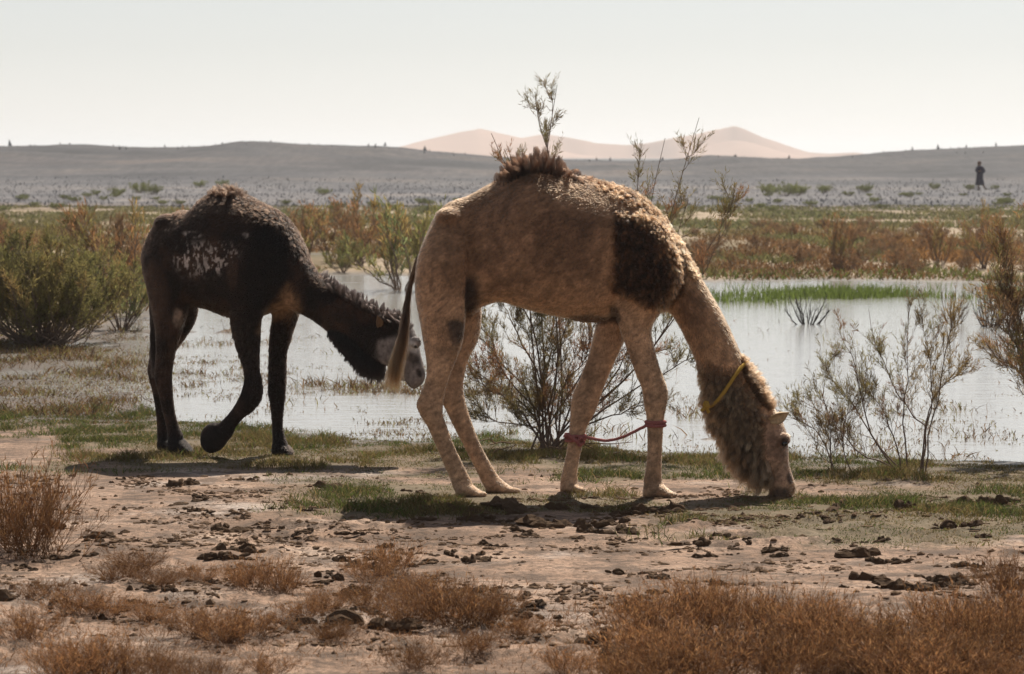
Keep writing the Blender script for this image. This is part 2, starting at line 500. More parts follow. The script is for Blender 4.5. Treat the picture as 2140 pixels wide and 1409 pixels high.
# ---- the dusty air that pales the far dunes
def haze():
    bm = bmesh.new(); bmesh.ops.create_cube(bm, size=1.0)
    me = bpy.data.meshes.new('haze'); bm.to_mesh(me); bm.free()
    m, nt, out = mat_new('dusty air')
    v = N_(nt, 'ShaderNodeVolumePrincipled')
    v.inputs['Color'].default_value = (0.93, 0.955, 0.985, 1)
    v.inputs['Density'].default_value = HAZE_DENSITY
    v.inputs['Anisotropy'].default_value = 0.35
    nt.links.new(v.outputs[0], out.inputs['Volume'])
    o = link('haze', me, m)
    o.scale = (12400, 7300, 37.5); o.location = (0, 3500, 15.75)
    tag(o, kind='stuff')
HAZE_DENSITY = 0.00024
haze()
# ------------------------------------------------------------------ camels
def catmull(A, n=4):
    """A (K,D) control rows -> smooth rows"""
    A = np.asarray(A, float); K = len(A)
    P = np.vstack([2 * A[0] - A[1], A, 2 * A[-1] - A[-2]])
    out = []
    for i in range(K - 1):
        p0, p1, p2, p3 = P[i], P[i + 1], P[i + 2], P[i + 3]
        for t in np.arange(n) / n:
            out.append(0.5 * (2 * p1 + (p2 - p0) * t + (2 * p0 - 5 * p1 + 4 * p2 - p3) * t * t + (3 * p1 - p0 - 3 * p2 + p3) * t ** 3))
    out.append(A[-1])
    return np.array(out)

class Body:
    """collects closed tubes and lumps, then fuses them into one continuous skin"""
    def __init__(s, Y, yaw=0.0, u0=0.0, px=351.0):
        s.Y, s.yaw, s.u0, s.px = Y, yaw, u0, px
        s.lat = np.array([math.sin(yaw), math.cos(yaw), 0.0])
        s.V, s.T, s.n = [], [], 0
    def depth(s, u, L):
        """distance of a point of the flank seen at column u and lying L metres beyond the middle plane"""
        if s.yaw == 0: return s.Y + L
        return s.Y - (u - s.u0 - s.px * L * math.sin(s.yaw)) / s.px * math.tan(s.yaw) + L * math.cos(s.yaw)
    def tube(s, secs, n=20, sub=4, ridge=0.0, pw=2.2):
        """secs: (u_a, v_a, u_b, v_b, half width, L) rows: the two edges of the limb as seen from the side"""
        A = catmull(secs, sub)
        rings = []
        th = np.arange(n) * 2 * math.pi / n
        ct, st = np.cos(th), np.sin(th)
        e = 2.0 / pw
        cx = np.sign(ct) * np.abs(ct) ** e; sx = np.sign(st) * np.abs(st) ** e
        for ua, va, ub, vb, w, L in A:
            a = W(ua, va, s.depth(ua, L)); b = W(ub, vb, s.depth(ub, L))
            c = (a + b) / 2; h = (a - b) / 2
            wl = w * cx * (1 - ridge * np.clip(st, 0, 1) ** 2)
            rings.append(c + wl[:, None] * s.lat + sx[:, None] * h)
        R = np.array(rings); K = len(R)
        c0 = R[0].mean(0); c1 = R[-1].mean(0)
        e0 = c0 + 0.35 * (c0 - R[1].mean(0)); e1 = c1 + 0.35 * (c1 - R[-2].mean(0))
        V = np.vstack([R.reshape(-1, 3), e0, e1])
        idx = np.arange(K * n).reshape(K, n) + s.n
        a = idx[:-1]; b = idx[1:]; a2 = np.roll(a, -1, 1); b2 = np.roll(b, -1, 1)
        T = [np.stack([a, a2, b2], -1).reshape(-1, 3), np.stack([a, b2, b], -1).reshape(-1, 3)]
        i0 = s.n + K * n; i1 = i0 + 1
        T.append(np.stack([np.roll(idx[0], -1), idx[0], np.full(n, i0)], -1))
        T.append(np.stack([idx[-1], np.roll(idx[-1], -1), np.full(n, i1)], -1))
        s.V.append(V); s.T += T; s.n += len(V)
    def lump(s, u, v, ru, rv, w, L):
        """ellipsoid, axes in pixels along the flank and metres across"""
        bm = bmesh.new(); bmesh.ops.create_icosphere(bm, subdivisions=3, radius=1.0)
        P = np.array([p.co[:] for p in bm.verts]); T = np.array([[q.index for q in f.verts] for f in bm.faces]); bm.free()
        d = s.depth(u, L); c = W(u, v, d); k = d / F
        fw = np.array([math.cos(s.yaw), -math.sin(s.yaw), 0])
        V = c + P[:, :1] * ru * k * fw + P[:, 1:2] * w * s.lat + P[:, 2:3] * rv * k * np.array([0, 0, 1.0])
        s.V.append(V); s.T.append(T + s.n); s.n += len(V)
    def fuse(s, name, voxel=0.013, smooth=8):
        me = mesh_np(name, np.vstack(s.V), np.vstack(s.T))
        o = bpy.data.objects.new(name, me); COL.objects.link(o)
        r = o.modifiers.new('r', 'REMESH'); r.mode = 'VOXEL'; r.voxel_size = voxel; r.use_smooth_shade = True
        sm = o.modifiers.new('s', 'SMOOTH'); sm.factor = 0.5; sm.iterations = smooth
        dg = bpy.context.evaluated_depsgraph_get(); dg.update()
        m2 = bpy.data.meshes.new_from_object(o.evaluated_get(dg))
        m2.name = name
        bpy.data.objects.remove(o); bpy.data.meshes.remove(me)
        return m2

def mesh_arrays(me):
    n = len(me.vertices); V = np.empty(n * 3, np.float32); me.vertices.foreach_get('co', V); V = V.reshape(-1, 3).astype(float)
    Nn = np.empty(n * 3, np.float32); me.vertices.foreach_get('normal', Nn); Nn = Nn.reshape(-1, 3).astype(float)
    me.calc_loop_triangles()
    T = np.empty(len(me.loop_triangles) * 3, np.int32); me.loop_triangles.foreach_get('vertices', T)
    return V, Nn, T.reshape(-1, 3)

def set_tint(me, col):
    at = me.color_attributes.new('tint', 'FLOAT_COLOR', 'POINT')
    c4 = np.ones((len(me.vertices), 4), np.float32); c4[:, :3] = col
    at.data.foreach_set('color', c4.ravel())

def sample(V, Nn, T, n, dens=None):
    """n random skin points; dens(points) in 0..1 thins them out"""
    A = V[T]; ar = np.linalg.norm(np.cross(A[:, 1] - A[:, 0], A[:, 2] - A[:, 0]), axis=1)
    if dens is not None:
        ar = ar * dens(A.mean(1))
    i = rng.choice(len(T), n, p=ar / ar.sum())
    r = rng.random((n, 2)); q = np.sqrt(r[:, :1])
    w = np.hstack([1 - q, q * (1 - r[:, 1:]), q * r[:, 1:]])
    P = (A[i] * w[..., None]).sum(1); Nr = unit((Nn[T[i]] * w[..., None]).sum(1))
    return P, Nr

def blob(u, v, cu, cv, ru, rv, ang=0.0, soft=0.35):
    """1 inside an ellipse of the flank, 0 outside"""
    c, s = math.cos(math.radians(ang)), math.sin(math.radians(ang))
    x = (u - cu) * c + (v - cv) * s; y = -(u - cu) * s + (v - cv) * c
    return 1 - sstep(1 - soft, 1 + soft, np.sqrt((x / ru) ** 2 + (y / rv) ** 2))

def polym(u, v, P, soft=8.0):
    return sstep(-soft, soft, poly_sd(u, v, np.array(P, float)))

def mixc(a, b, f):
    return a * (1 - f[:, None]) + np.asarray(b) * f[:, None]

def hair_mat(name, rough=0.5, gain=1.0):
    m, nt, out = mat_new(name)
    at = N_(nt, 'ShaderNodeAttribute', attribute_name='tint')
    h = N_(nt, 'ShaderNodeBsdfHairPrincipled')
    h.model = 'CHIANG'
    h.parametrization = 'COLOR'
    nt.links.new(at.outputs['Color'], h.inputs['Color'])
    h.inputs['Roughness'].default_value = rough
    h.inputs['Radial Roughness'].default_value = 0.6
    h.inputs['Coat'].default_value = 0.0
    h.inputs['IOR'].default_value = 1.35
    nt.links.new(h.outputs[0], out.inputs['Surface'])
    return m

def hide_mat(name, rough=0.75):
    m, nt, out = mat_new(name)
    at = N_(nt, 'ShaderNodeAttribute', attribute_name='tint')
    p = N_(nt, 'ShaderNodeBsdfPrincipled')
    p.inputs['Roughness'].default_value = rough; p.inputs['Specular IOR Level'].default_value = 0.2
    tc = N_(nt, 'ShaderNodeTexCoord')
    no = N_(nt, 'ShaderNodeTexNoise'); no.inputs['Scale'].default_value = 55; no.inputs['Detail'].default_value = 6
    nt.links.new(tc.outputs['Object'], no.inputs['Vector'])
    mr = N_(nt, 'ShaderNodeMapRange'); mr.inputs[1].default_value = 0.3; mr.inputs[2].default_value = 0.7; mr.inputs[3].default_value = 0.7; mr.inputs[4].default_value = 1.15
    nt.links.new(no.outputs['Fac'], mr.inputs[0])
    mu = N_(nt, 'ShaderNodeVectorMath', operation='SCALE')
    nt.links.new(at.outputs['Color'], mu.inputs[0]); nt.links.new(mr.outputs[0], mu.inputs['Scale'])
    nt.links.new(mu.outputs[0], p.inputs['Base Color'])
    b = N_(nt, 'ShaderNodeBump'); b.inputs['Strength'].default_value = 0.5; b.inputs['Distance'].default_value = 0.006
    nt.links.new(no.outputs['Fac'], b.inputs['Height']); nt.links.new(b.outputs[0], p.inputs['Normal'])
    nt.links.new(p.outputs[0], out.inputs['Surface'])
    return m

def strands(name, P, D, Ln, col, parent, mat, r0=0.0012, K=4, droop=0.35, wave=0.0, clump=None, clump_f=0.6, tipcol=None, rootf=1.0, gain=0.68, cvar=0.0):
    """hair: roots P, directions D, lengths Ln, colours col"""
    n = len(P)
    D = unit(D)
    t = np.linspace(0, 1, K)
    down = np.array([0, 0, -1.0])
    X = P[:, None, :] + Ln[:, None, None] * (t[None, :, None] * D[:, None, :] + droop * (t ** 2)[None, :, None] * down)
    if wave > 0:
        ax = unit(rng.normal(size=(n, 3))); ph = rng.random(n) * 6.28
        X = X + (wave * Ln)[:, None, None] * np.sin(ph[:, None] + 5.0 * t[None, :])[..., None] * ax[:, None, :] * t[None, :, None]
    if clump is not None:
        kd = KDTree(len(clump))
        for i in clump: kd.insert(P[i], int(i))
        kd.balance()
        near = np.array([kd.find(p)[1] for p in P])
        if cvar > 0:
            cf = np.exp(rng.normal(0, cvar, n))[near][:, None]
            col = col * (0.5 + 0.5 * cf); tipcol = (col if tipcol is None else tipcol) * cf
        X = X + (X[near] - X) * (clump_f * t ** 1.2)[None, :, None]
    hc = bpy.data.hair_curves.new(name)
    hc.add_curves([K] * n)
    hc.attributes['position'].data.foreach_set('vector', X.astype(np.float32).ravel())
    ra = hc.attributes.get('radius') or hc.attributes.new('radius', 'FLOAT', 'POINT')
    rr = np.broadcast_to(r0 * (1 - 0.85 * t ** 1.5), (n, K)) if np.isscalar(r0) else r0[:, None] * (1 - 0.85 * t ** 1.5)[None]
    ra.data.foreach_set('value', np.ascontiguousarray(rr, np.float32).ravel())
    ca = hc.attributes.new('tint', 'FLOAT_COLOR', 'POINT')
    c4 = np.ones((n, K, 4), np.float32); c4[..., :3] = np.clip(col * gain, 0.001, 0.95)[:, None, :] * (rootf + (1 - rootf) * t)[None, :, None]  # rootf darkens the roots, painting shade between the clumps
    if tipcol is not None:
        f = (t ** 1.5)[None, :, None]
        c4[..., :3] = c4[..., :3] * (1 - f) + np.clip(tipcol * gain, 0.001, 0.95)[:, None, :] * f
    ca.data.foreach_set('color', c4.ravel())
    hc.materials.append(mat)
    o = bpy.data.objects.new(name, hc); COL.objects.link(o)
    o.parent = parent
    return o

M_hide = hide_mat('camel hide')
M_hair = hair_mat('camel hair')
M_eye = m_plain('dark wet eye', (0.012, 0.008, 0.006), 0.08, 0.6, var=0.1)
M_pad = m_plain('bare callus skin', (0.06, 0.045, 0.038), 0.85, 0.2, 0.6, 90)

def ear_mesh(name, base, tip, out, width, col):
    """cupped leaf-shaped ear from base to tip, opening towards out"""
    base = np.array(base); tip = np.array(tip); ax = tip - base
    side = unit(np.cross(ax, np.array(out))); n_u, n_v = 9, 7
    o = unit(np.cross(side, ax)) * np.sign(np.dot(np.cross(side, ax), out))
    V = []
    for layer in (0, 1):
        for i in range(n_u):
            t = i / (n_u - 1); w = width * (0.45 + 1.3 * t * (1 - t) * 2) * (1 - t ** 4)
            for j in range(n_v):
                q = (j / (n_v - 1)) * 2 - 1
                V.append(base + ax * t + side * w * q + o * (w * 0.75 * q * q - (0.006 if layer else 0)))
    Fq = []
    for layer in (0, 1):
        b = layer * n_u * n_v
        for i in range(n_u - 1):
            for j in range(n_v - 1):
                k = b + i * n_v + j
                Fq.append((k, k + 1, k + n_v + 1, k + n_v) if layer == 0 else (k, k + n_v, k + n_v + 1, k + 1))
    h = n_u * n_v
    for i in range(n_u - 1):
        k = i * n_v
        Fq.append((k, k + n_v, h + k + n_v, h + k)); k += n_v - 1
        Fq.append((k + n_v, k, h + k, h + k + n_v))
    return mesh_np(name, V, Fq, col=np.broadcast_to(col, (len(V), 3)))

def ball(name, c, r, mat, parent, sq=(1, 1, 1)):
    bm = bmesh.new(); bmesh.ops.create_uvsphere(bm, u_segments=16, v_segments=10, radius=r)
    for v in bm.verts: v.co = Vector((v.co.x * sq[0], v.co.y * sq[1], v.co.z * sq[2])) + Vector(c)
    for f in bm.faces: f.smooth = True
    me = bpy.data.meshes.new(name); bm.to_mesh(me); bm.free()
    return link(name, me, mat, parent)

# ================================================================== the tan camel
def tan_camel():
    B = Body(17.0)
    g = lambda L: HOR + F * CH / (17.0 + L)
    # trunk
    B.tube([(888, 500, 893, 600, .10, 0), (908, 455, 915, 630, .17, 0), (938, 424, 948, 648, .19, 0), (980, 409, 990, 646, .17, 0), (1030, 382, 1042, 630, .225, 0), (1075, 356, 1088, 642, .30, 0),
            (1130, 346, 1138, 655, .345, 0), (1190, 362, 1190, 664, .35, 0), (1250, 379, 1244, 665, .335, 0), (1310, 396, 1290, 657, .30, 0), (1355, 425, 1330, 645, .26, 0),
            (1395, 468, 1368, 640, .21, 0), (1420, 520, 1396, 636, .15, 0)], n=28, ridge=0.26, pw=2.5)
    # neck and head
    B.tube([(1370, 440, 1330, 630, .21, 0), (1410, 488, 1358, 642, .165, 0), (1444, 548, 1384, 648, .135, -.02), (1477, 602, 1404, 656, .118, -.04), (1508, 655, 1426, 692, .108, -.06), (1532, 705, 1448, 738, .102, -.08),
            (1554, 755, 1468, 788, .10, -.10), (1580, 805, 1488, 845, .10, -.11), (1602, 848, 1512, 902, .10, -.12), (1620, 880, 1535, 945, .095, -.12), (1634, 905, 1556, 965, .09, -.12)], n=22)
    B.tube([(1615, 852, 1545, 915, .075, -.12), (1632, 876, 1550, 940, .088, -.12), (1643, 905, 1560, 962, .092, -.12), (1647, 935, 1578, 984, .078, -.12), (1648, 962, 1597, 1002, .057, -.12), (1654, 988, 1605, 1020, .052, -.12),
            (1662, 1010, 1609, 1036, .058, -.12), (1662, 1026, 1613, 1044, .052, -.12), (1652, 1038, 1626, 1047, .034, -.12)], n=20)
    B.lump(1616, 1037, 12, 9, .03, -.12)                                               # lower lip
    for lu, lv, ru_, rv_, lw, lL in ((1369, 822, 25, 24, .054, -.16), (1223, 838, 28, 26, .053, .128), (886, 846, 16, 20, .047, -.14), (936, 832, 16, 20, .045, .125), (1364, 1004, 20, 14, .042, -.14), (1189, 1004, 19, 14, .042, .105), (962, 1004, 20, 13, .042, -.10), (1022, 1000, 20, 13, .042, .085)):
        B.lump(lu, lv, ru_, rv_, lw, lL)                                               # knees, hocks and fetlocks
    for lu, lL in ((1004, -.10), (1074, .08), (1402, -.14), (1211, .10)):
        for q_ in (-.036, .036):
            B.lump(lu, g(lL) - 6, 15, 7, .032, lL + q_)                                # two toes on each foot
    B.lump(1641, 917, 11, 14, .03, -.205); B.lump(1641, 917, 11, 14, .03, -.035)      # brows
    B.lump(1585, 950, 30, 32, .055, -.15)                                              # cheek
    # near hind leg
    B.tube([(925, 440, 960, 440, .03, -.06), (893, 488, 985, 492, .085, -.11), (872, 545, 978, 550, .12, -.165), (868, 610, 973, 610, .12, -.185), (877, 665, 972, 668, .105, -.185), (886, 720, 964, 724, .08, -.165), (892, 770, 944, 776, .06, -.155),
            (886, 806, 932, 812, .05, -.145), (872, 840, 927, 838, .05, -.14), (876, 864, 926, 868, .046, -.135), (893, 892, 935, 893, .04, -.125), (910, 930, 948, 928, .034, -.115), (927, 970, 964, 962, .034, -.105),
            (940, 1000, 978, 990, .04, -.10), (947, 1022, 988, 1010, .045, -.10)])
    q = g(-.10)
    B.tube([(962, 996, 950, q - 4, .04, -.10), (975, 1004, 962, q, .058, -.10), (992, 1017, 988, q, .068, -.10), (1004, 1026, 1003, q, .06, -.10), (1012, 1032, 1012, q - 1, .03, -.10)])
    # far hind leg
    B.tube([(925, 440, 960, 440, .03, .06), (893, 495, 990, 500, .09, .12), (895, 600, 1000, 600, .11, .155), (905, 655, 1006, 655, .10, .16), (915, 710, 1000, 708, .085, .155), (922, 755, 979, 752, .062, .145), (921, 800, 969, 798, .05, .135),
            (923, 835, 971, 832, .047, .125), (935, 865, 979, 860, .043, .12), (952, 900, 990, 893, .037, .11), (970, 935, 1003, 925, .034, .10), (988, 970, 1019, 957, .034, .09), (1003, 1000, 1036, 985, .04, .085), (1012, 1018, 1046, 1001, .045, .08)])
    q = g(.08)
    B.tube([(1028, 990, 1013, q - 4, .04, .08), (1043, 999, 1026, q, .058, .08), (1060, 1012, 1052, q, .068, .08), (1074, 1022, 1072, q, .06, .08), (1083, 1027, 1083, q - 1, .03, .08)])
    # near foreleg with its shoulder
    B.tube([(1310, 440, 1390, 470, .08, -.16), (1296, 520, 1412, 520, .115, -.20), (1286, 580, 1420, 585, .12, -.215), (1284, 630, 1392, 635, .10, -.205), (1293, 680, 1362, 682, .078, -.18), (1311, 730, 1367, 726, .064, -.17),
            (1328, 780, 1381, 774, .055, -.165), (1341, 812, 1395, 812, .052, -.16), (1345, 842, 1395, 838, .052, -.16), (1351, 875, 1388, 874, .042, -.155), (1353, 920, 1385, 920, .034, -.15), (1351, 965, 1383, 965, .034, -.145),
            (1346, 1000, 1383, 1000, .041, -.14), (1345, 1022, 1388, 1018, .048, -.14)])
    q = g(-.14)
    B.tube([(1346, 1016, 1343, q - 2, .045, -.14), (1362, 1006, 1358, q, .068, -.14), (1384, 1012, 1382, q, .074, -.14), (1400, 1025, 1400, q, .066, -.14), (1410, 1032, 1411, q - 1, .035, -.14)])
    # far foreleg
    B.tube([(1290, 560, 1390, 560, .09, .15), (1262, 620, 1350, 630, .09, .165), (1243, 690, 1315, 692, .075, .16), (1230, 742, 1290, 746, .06, .15), (1212, 790, 1268, 796, .052, .14), (1196, 826, 1255, 830, .052, .13),
            (1192, 856, 1245, 860, .049, .125), (1190, 890, 1228, 890, .04, .12), (1186, 930, 1218, 930, .034, .115), (1180, 965, 1210, 965, .034, .11), (1172, 1000, 1206, 1000, .04, .105), (1170, 1018, 1209, 1015, .046, .10)])
    q = g(.10)
    B.tube([(1173, 1012, 1170, q - 2, .042, .10), (1186, 1004, 1184, q, .062, .10), (1202, 1010, 1201, q, .066, .10), (1214, 1022, 1215, q, .05, .10)])
    # pads and bones under the skin
    B.lump(1232, 659, 46, 14, .10, 0)
    B.lump(984, 632, 20, 26, .06, -.03)
    B.lump(938, 456, 30, 22, .07, -.095); B.lump(938, 456, 30, 22, .07, .095)
    me = B.fuse('body', 0.0115, 5)
    V, Nn, T = mesh_arrays(me)
    root = empty('camel', W(1150, 1035, 17.0).tolist()); root.location.z = 0
    tag(root, 'tan brown camel with dark woolly shoulder, grazing with its muzzle on the ground', 'camel')
    off = np.array(root.location)

    def colour(P):
        u, v = PX(P)
        n1 = fbm3(P, 5.0, 4, 3); n2 = fbm3(P, 18.0, 3, 9); n3 = fbm3(P * np.array([1, 1, 0.35]), 30.0, 2, 15)
        c = np.tile(np.array([0.335, 0.205, 0.118]), (len(P), 1))
        c = mixc(c, (0.40, 0.26, 0.16), sstep(560, 680, v) * (u < 1420) * (u > 850))                 # paler legs and belly, ground bounce put into the belly colour
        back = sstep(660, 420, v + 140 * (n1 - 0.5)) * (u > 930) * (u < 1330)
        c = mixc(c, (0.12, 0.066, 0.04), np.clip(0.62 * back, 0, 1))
        mott = sstep(0.46, 0.60, n1) * sstep(690, 540, v) * sstep(950, 1010, u) * (1 - sstep(1230, 1290, u))
        c = mixc(c, (0.065, 0.036, 0.024), 0.5 * mott)
        c = mixc(c, (0.17, 0.098, 0.055), 0.6 * blob(u, v, 945, 510, 50, 90))
        c = mixc(c, (0.30, 0.185, 0.105), 0.8 * sstep(1300, 1360, u) * (v < 640) * (u < 1700))
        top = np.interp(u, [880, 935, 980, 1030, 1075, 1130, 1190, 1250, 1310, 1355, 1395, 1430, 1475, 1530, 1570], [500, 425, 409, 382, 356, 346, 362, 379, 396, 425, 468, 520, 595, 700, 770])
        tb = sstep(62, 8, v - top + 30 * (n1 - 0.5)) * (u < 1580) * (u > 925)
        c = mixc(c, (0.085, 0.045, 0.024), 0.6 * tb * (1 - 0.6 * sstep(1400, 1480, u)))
        u0_, v0_ = u, v
        nw = fbm3(P, 9.0, 3, 61); nx = fbm3(P, 9.0, 3, 67)
        u, v = u + 34 * (nw - 0.5), v + 30 * (nx - 0.5)
        sh = polym(u, v, [(1292, 448), (1345, 458), (1388, 498), (1420, 560), (1424, 600), (1400, 634), (1372, 642), (1325, 622), (1283, 602), (1290, 525)], 14)
        c = mixc(c, (0.052, 0.028, 0.016), 0.96 * sh)
        c = mixc(c, (0.16, 0.085, 0.042), 0.8 * sh * polym(u, v, [(1345, 455), (1390, 495), (1428, 560), (1424, 620), (1405, 600), (1395, 545), (1362, 490)], 14) * sstep(0.35, 0.6, n2))
        c = mixc(c, (0.10, 0.055, 0.03), 0.85 * blob(u, v, 1120, 352, 95, 24))
        u, v = u0_, v0_
        c = mixc(c, (0.13, 0.075, 0.045), 0.7 * blob(u, v, 1448, 648, 26, 42, -20))
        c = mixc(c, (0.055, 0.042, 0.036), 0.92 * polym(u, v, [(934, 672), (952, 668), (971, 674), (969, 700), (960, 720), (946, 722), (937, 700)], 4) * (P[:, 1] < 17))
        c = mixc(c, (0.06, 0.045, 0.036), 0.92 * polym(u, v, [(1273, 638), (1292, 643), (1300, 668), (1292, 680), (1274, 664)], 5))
        c = mixc(c, (0.07, 0.05, 0.038), 0.9 * blob(u, v, 1232, 668, 50, 11))
        c = mixc(c, (0.03, 0.02, 0.016), 0.92 * blob(u, v, 978, 618, 24, 42, 0, .4) * (P[:, 1] > 16.79))  # dark sheath skin, and the shade of the flank hollow painted in
        c = mixc(c, (0.14, 0.09, 0.055), 0.55 * blob(u, v, 1215, 820, 20, 50, 18) * sstep(0.4, 0.6, n1))
        c = mixc(c, (0.16, 0.10, 0.06), 0.4 * sstep(0.5, 0.66, n1) * (v > 690) * (u < 1420))
        # scars on the thigh
        for (a, b, cc, d) in ((905, 560, 900, 610), (925, 560, 942, 598), (905, 640, 932, 617), (912, 652, 936, 632), (910, 672, 922, 662)):
            tt = np.clip(((u - a) * (cc - a) + (v - b) * (d - b)) / ((cc - a) ** 2 + (d - b) ** 2), 0, 1)
            dd = np.hypot(u - a - tt * (cc - a), v - b - tt * (d - b))
            c = mixc(c, (0.13, 0.08, 0.055), 0.6 * (1 - sstep(1.2, 3.5, dd)) * (P[:, 1] < 17))
        # face
        c = mixc(c, (0.36, 0.235, 0.165), 0.8 * blob(u, v, 1615, 945, 45, 75, -15))
        c = mixc(c, (0.05, 0.03, 0.025), 0.9 * blob(u, v, 1641, 925, 12, 11))
        c = mixc(c, (0.14, 0.085, 0.06), 0.7 * blob(u, v, 1622, 935, 14, 30, -20))
        c = mixc(c, (0.035, 0.022, 0.018), 0.9 * blob(u, v, 1650, 1000, 6, 12, -10))
        c = mixc(c, (0.07, 0.048, 0.036), 0.85 * blob(u, v, 1630, 1032, 24, 13, -15))
        n5 = fbm3(P @ np.array([[0.86, 0, -0.5], [0, 1, 0], [0.5, 0, 0.86]]) * np.array([0.45, 1, 1.2]), 62.0, 2, 27)
        c = c * (0.55 + 0.9 * n2)[:, None] * (0.8 + 0.4 * n3)[:, None] * (0.5 + 1.0 * n5)[:, None]
        rib_shade = np.sin((u + 0.25 * v) / 7.2) * polym(u, v, [(1080, 430), (1280, 470), (1275, 640), (1120, 630)], 25)  # light and dark of the ribs painted as bands in the coat
        return c * np.array([1.10, 1.06, 1.04]) * (1 + 0.07 * rib_shade)[:, None]
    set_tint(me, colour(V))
    me.vertices.foreach_set('co', (V - off).astype(np.float32).ravel()); me.update()
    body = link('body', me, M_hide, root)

    def along(P, Nr, side=0.0):
        """lie of the coat: back and down along the trunk, down the legs"""
        u, v = PX(P)
        d = np.zeros_like(P); d[:, 0] = -0.75; d[:, 2] = -0.55
        leg = sstep(650, 700, v) * (u < 1420)
        d[:, 0] *= 1 - leg
        nk = sstep(1400, 1450, u)
        d[:, 0] = d[:, 0] * (1 - nk) + nk * 0.35; d[:, 2] = d[:, 2] * (1 - nk) - nk * 0.8
        d += rng.normal(0, 0.28, P.shape)
        d -= Nr * (d * Nr).sum(1, keepdims=True)
        return unit(d)
    O = lambda P: P - off
    # short coat
    P, Nr = sample(V, Nn, T, 110000)
    u, v = PX(P)
    Ln = 0.013 + 0.009 * sstep(430, 370, v) + 0.006 * sstep(1310, 1400, u)
    Ln = Ln * (1 - 0.6 * sstep(690, 760, v) * (u < 1420)) * (1 - 0.6 * blob(u, v, 1620, 960, 45, 90, -15)) * rng.uniform(0.6, 1.3, len(P))
    strands('short_coat', O(P), along(P, Nr) + Nr * 0.45, Ln, colour(P) * rng.uniform(0.45, 1.7, (len(P), 1)), root, M_hair, 0.0014, 3, 0.1, gain=0.55)
    # woolly shoulder and withers
    wool = lambda Q: np.clip(polym(*PX(Q), [(1290, 440), (1345, 450), (1392, 495), (1428, 560), (1428, 605), (1404, 638), (1372, 645), (1325, 625), (1281, 604), (1288, 525)], 6) + 0.45 * polym(*PX(Q), [(1235, 372), (1300, 388), (1370, 425), (1425, 500), (1460, 575), (1430, 585), (1395, 500), (1340, 440), (1260, 400)], 8), 0, 1) + 1e-6
    P, Nr = sample(V, Nn, T, 42000, wool)
    Ln = rng.uniform(0.022, 0.042, len(P))
    cl = rng.choice(len(P), 2200, replace=False)
    cw = colour(P)
    strands('shoulder_wool', O(P), along(P, Nr) * 0.8 + Nr * 0.6, Ln, cw * rng.uniform(0.8, 1.3, (len(P), 1)), root, M_hair, 0.0014, 6, 0.25, 0.6, cl, 0.7, tipcol=cw * np.array([1.15, 0.88, 0.66]) + 0.003, rootf=.15, cvar=.75)
    # hump tuft
    tuft = lambda Q: blob(*PX(Q), 1125, 360, 84, 32, 4, .6) * (np.abs(Q[:, 1] - 17.0) < 0.16) + 1e-7
    P, Nr = sample(V, Nn, T, 4200, tuft)
    u, v = PX(P)
    D = Nr * 0.5 + np.array([-0.15, 0, 1.0]) + np.stack([(u - 1125) / 95, 0 * u, 0 * u], -1) + rng.normal(0, 0.22, P.shape)
    Ln = rng.uniform(0.03, 0.135, len(P)) * (1 - 0.7 * np.clip(np.abs(u - 1122) / 88, 0, 1) ** 1.5) * (1 - 0.75 * sstep(12, 34, v - np.interp(u, [1030, 1075, 1130, 1190, 1250], [382, 356, 346, 362, 379])))
    cl = rng.choice(len(P), 85, replace=False)
    ct = np.tile(np.array([0.011, 0.0065, 0.0045]), (len(P), 1)) * rng.uniform(0.7, 1.4, (len(P), 1))
    strands('hump_tuft', O(P), D, Ln, ct, root, M_hair, 0.0014, 6, 0.02, 0.10, cl, 0.75, tipcol=ct * np.array([3.0, 2.1, 1.5]), rootf=.5, cvar=.5)
    # neck beard, shaggy throat
    beard = lambda Q: np.clip(polym(*PX(Q), [(1462, 768), (1540, 775), (1585, 835), (1592, 890), (1590, 950), (1612, 1000), (1600, 1015), (1540, 975), (1500, 900), (1475, 850)], 16), 0, 1) * (PX(Q)[1] < 1004) + 1e-7
    P, Nr = sample(V, Nn, T, 42000, beard)
    u, v = PX(P)
    fwd = sstep(1600, 1480, u - (v - 880) * 0.45)
    D = Nr * 0.75 + np.array([-0.42, 0, -0.35]) * fwd[:, None] + np.array([0.05, 0, -0.6]) + rng.normal(0, 0.2, P.shape)
    Ln = rng.uniform(0.04, 0.105, len(P)) * (0.4 + 0.95 * fwd) * (0.75 + 0.4 * sstep(900, 980, v)) * (0.3 + 0.7 * sstep(770, 850, v + 25 * rng.random(len(P))))
    cl = rng.choice(len(P), 750, replace=False)
    cb = np.tile(np.array([0.25, 0.15, 0.085]), (len(P), 1)) * rng.uniform(0.6, 1.4, (len(P), 1))
    strands('throat_beard', O(P), D, Ln, cb, root, M_hair, 0.0015, 6, 0.3, 0.4, cl, 0.62, tipcol=cb * np.array([1.3, 1.22, 1.15]), rootf=.34, cvar=.45)
    # mane on the nape
    mane = lambda Q: polym(*PX(Q), [(1548, 735), (1580, 770), (1618, 842), (1606, 858), (1585, 840), (1552, 785)], 4) + 1e-7
    P, Nr = sample(V, Nn, T, 5000, mane)
    D = Nr * 0.7 + np.array([0.55, 0, 0.25]) + rng.normal(0, 0.22, P.shape)
    u, v = PX(P)
    Ln = rng.uniform(0.02, 0.075, len(P)) * (0.6 + 0.6 * sstep(740, 790, v))
    cm = np.tile(np.array([0.13, 0.07, 0.038]), (len(P), 1)) * rng.uniform(0.6, 1.4, (len(P), 1))
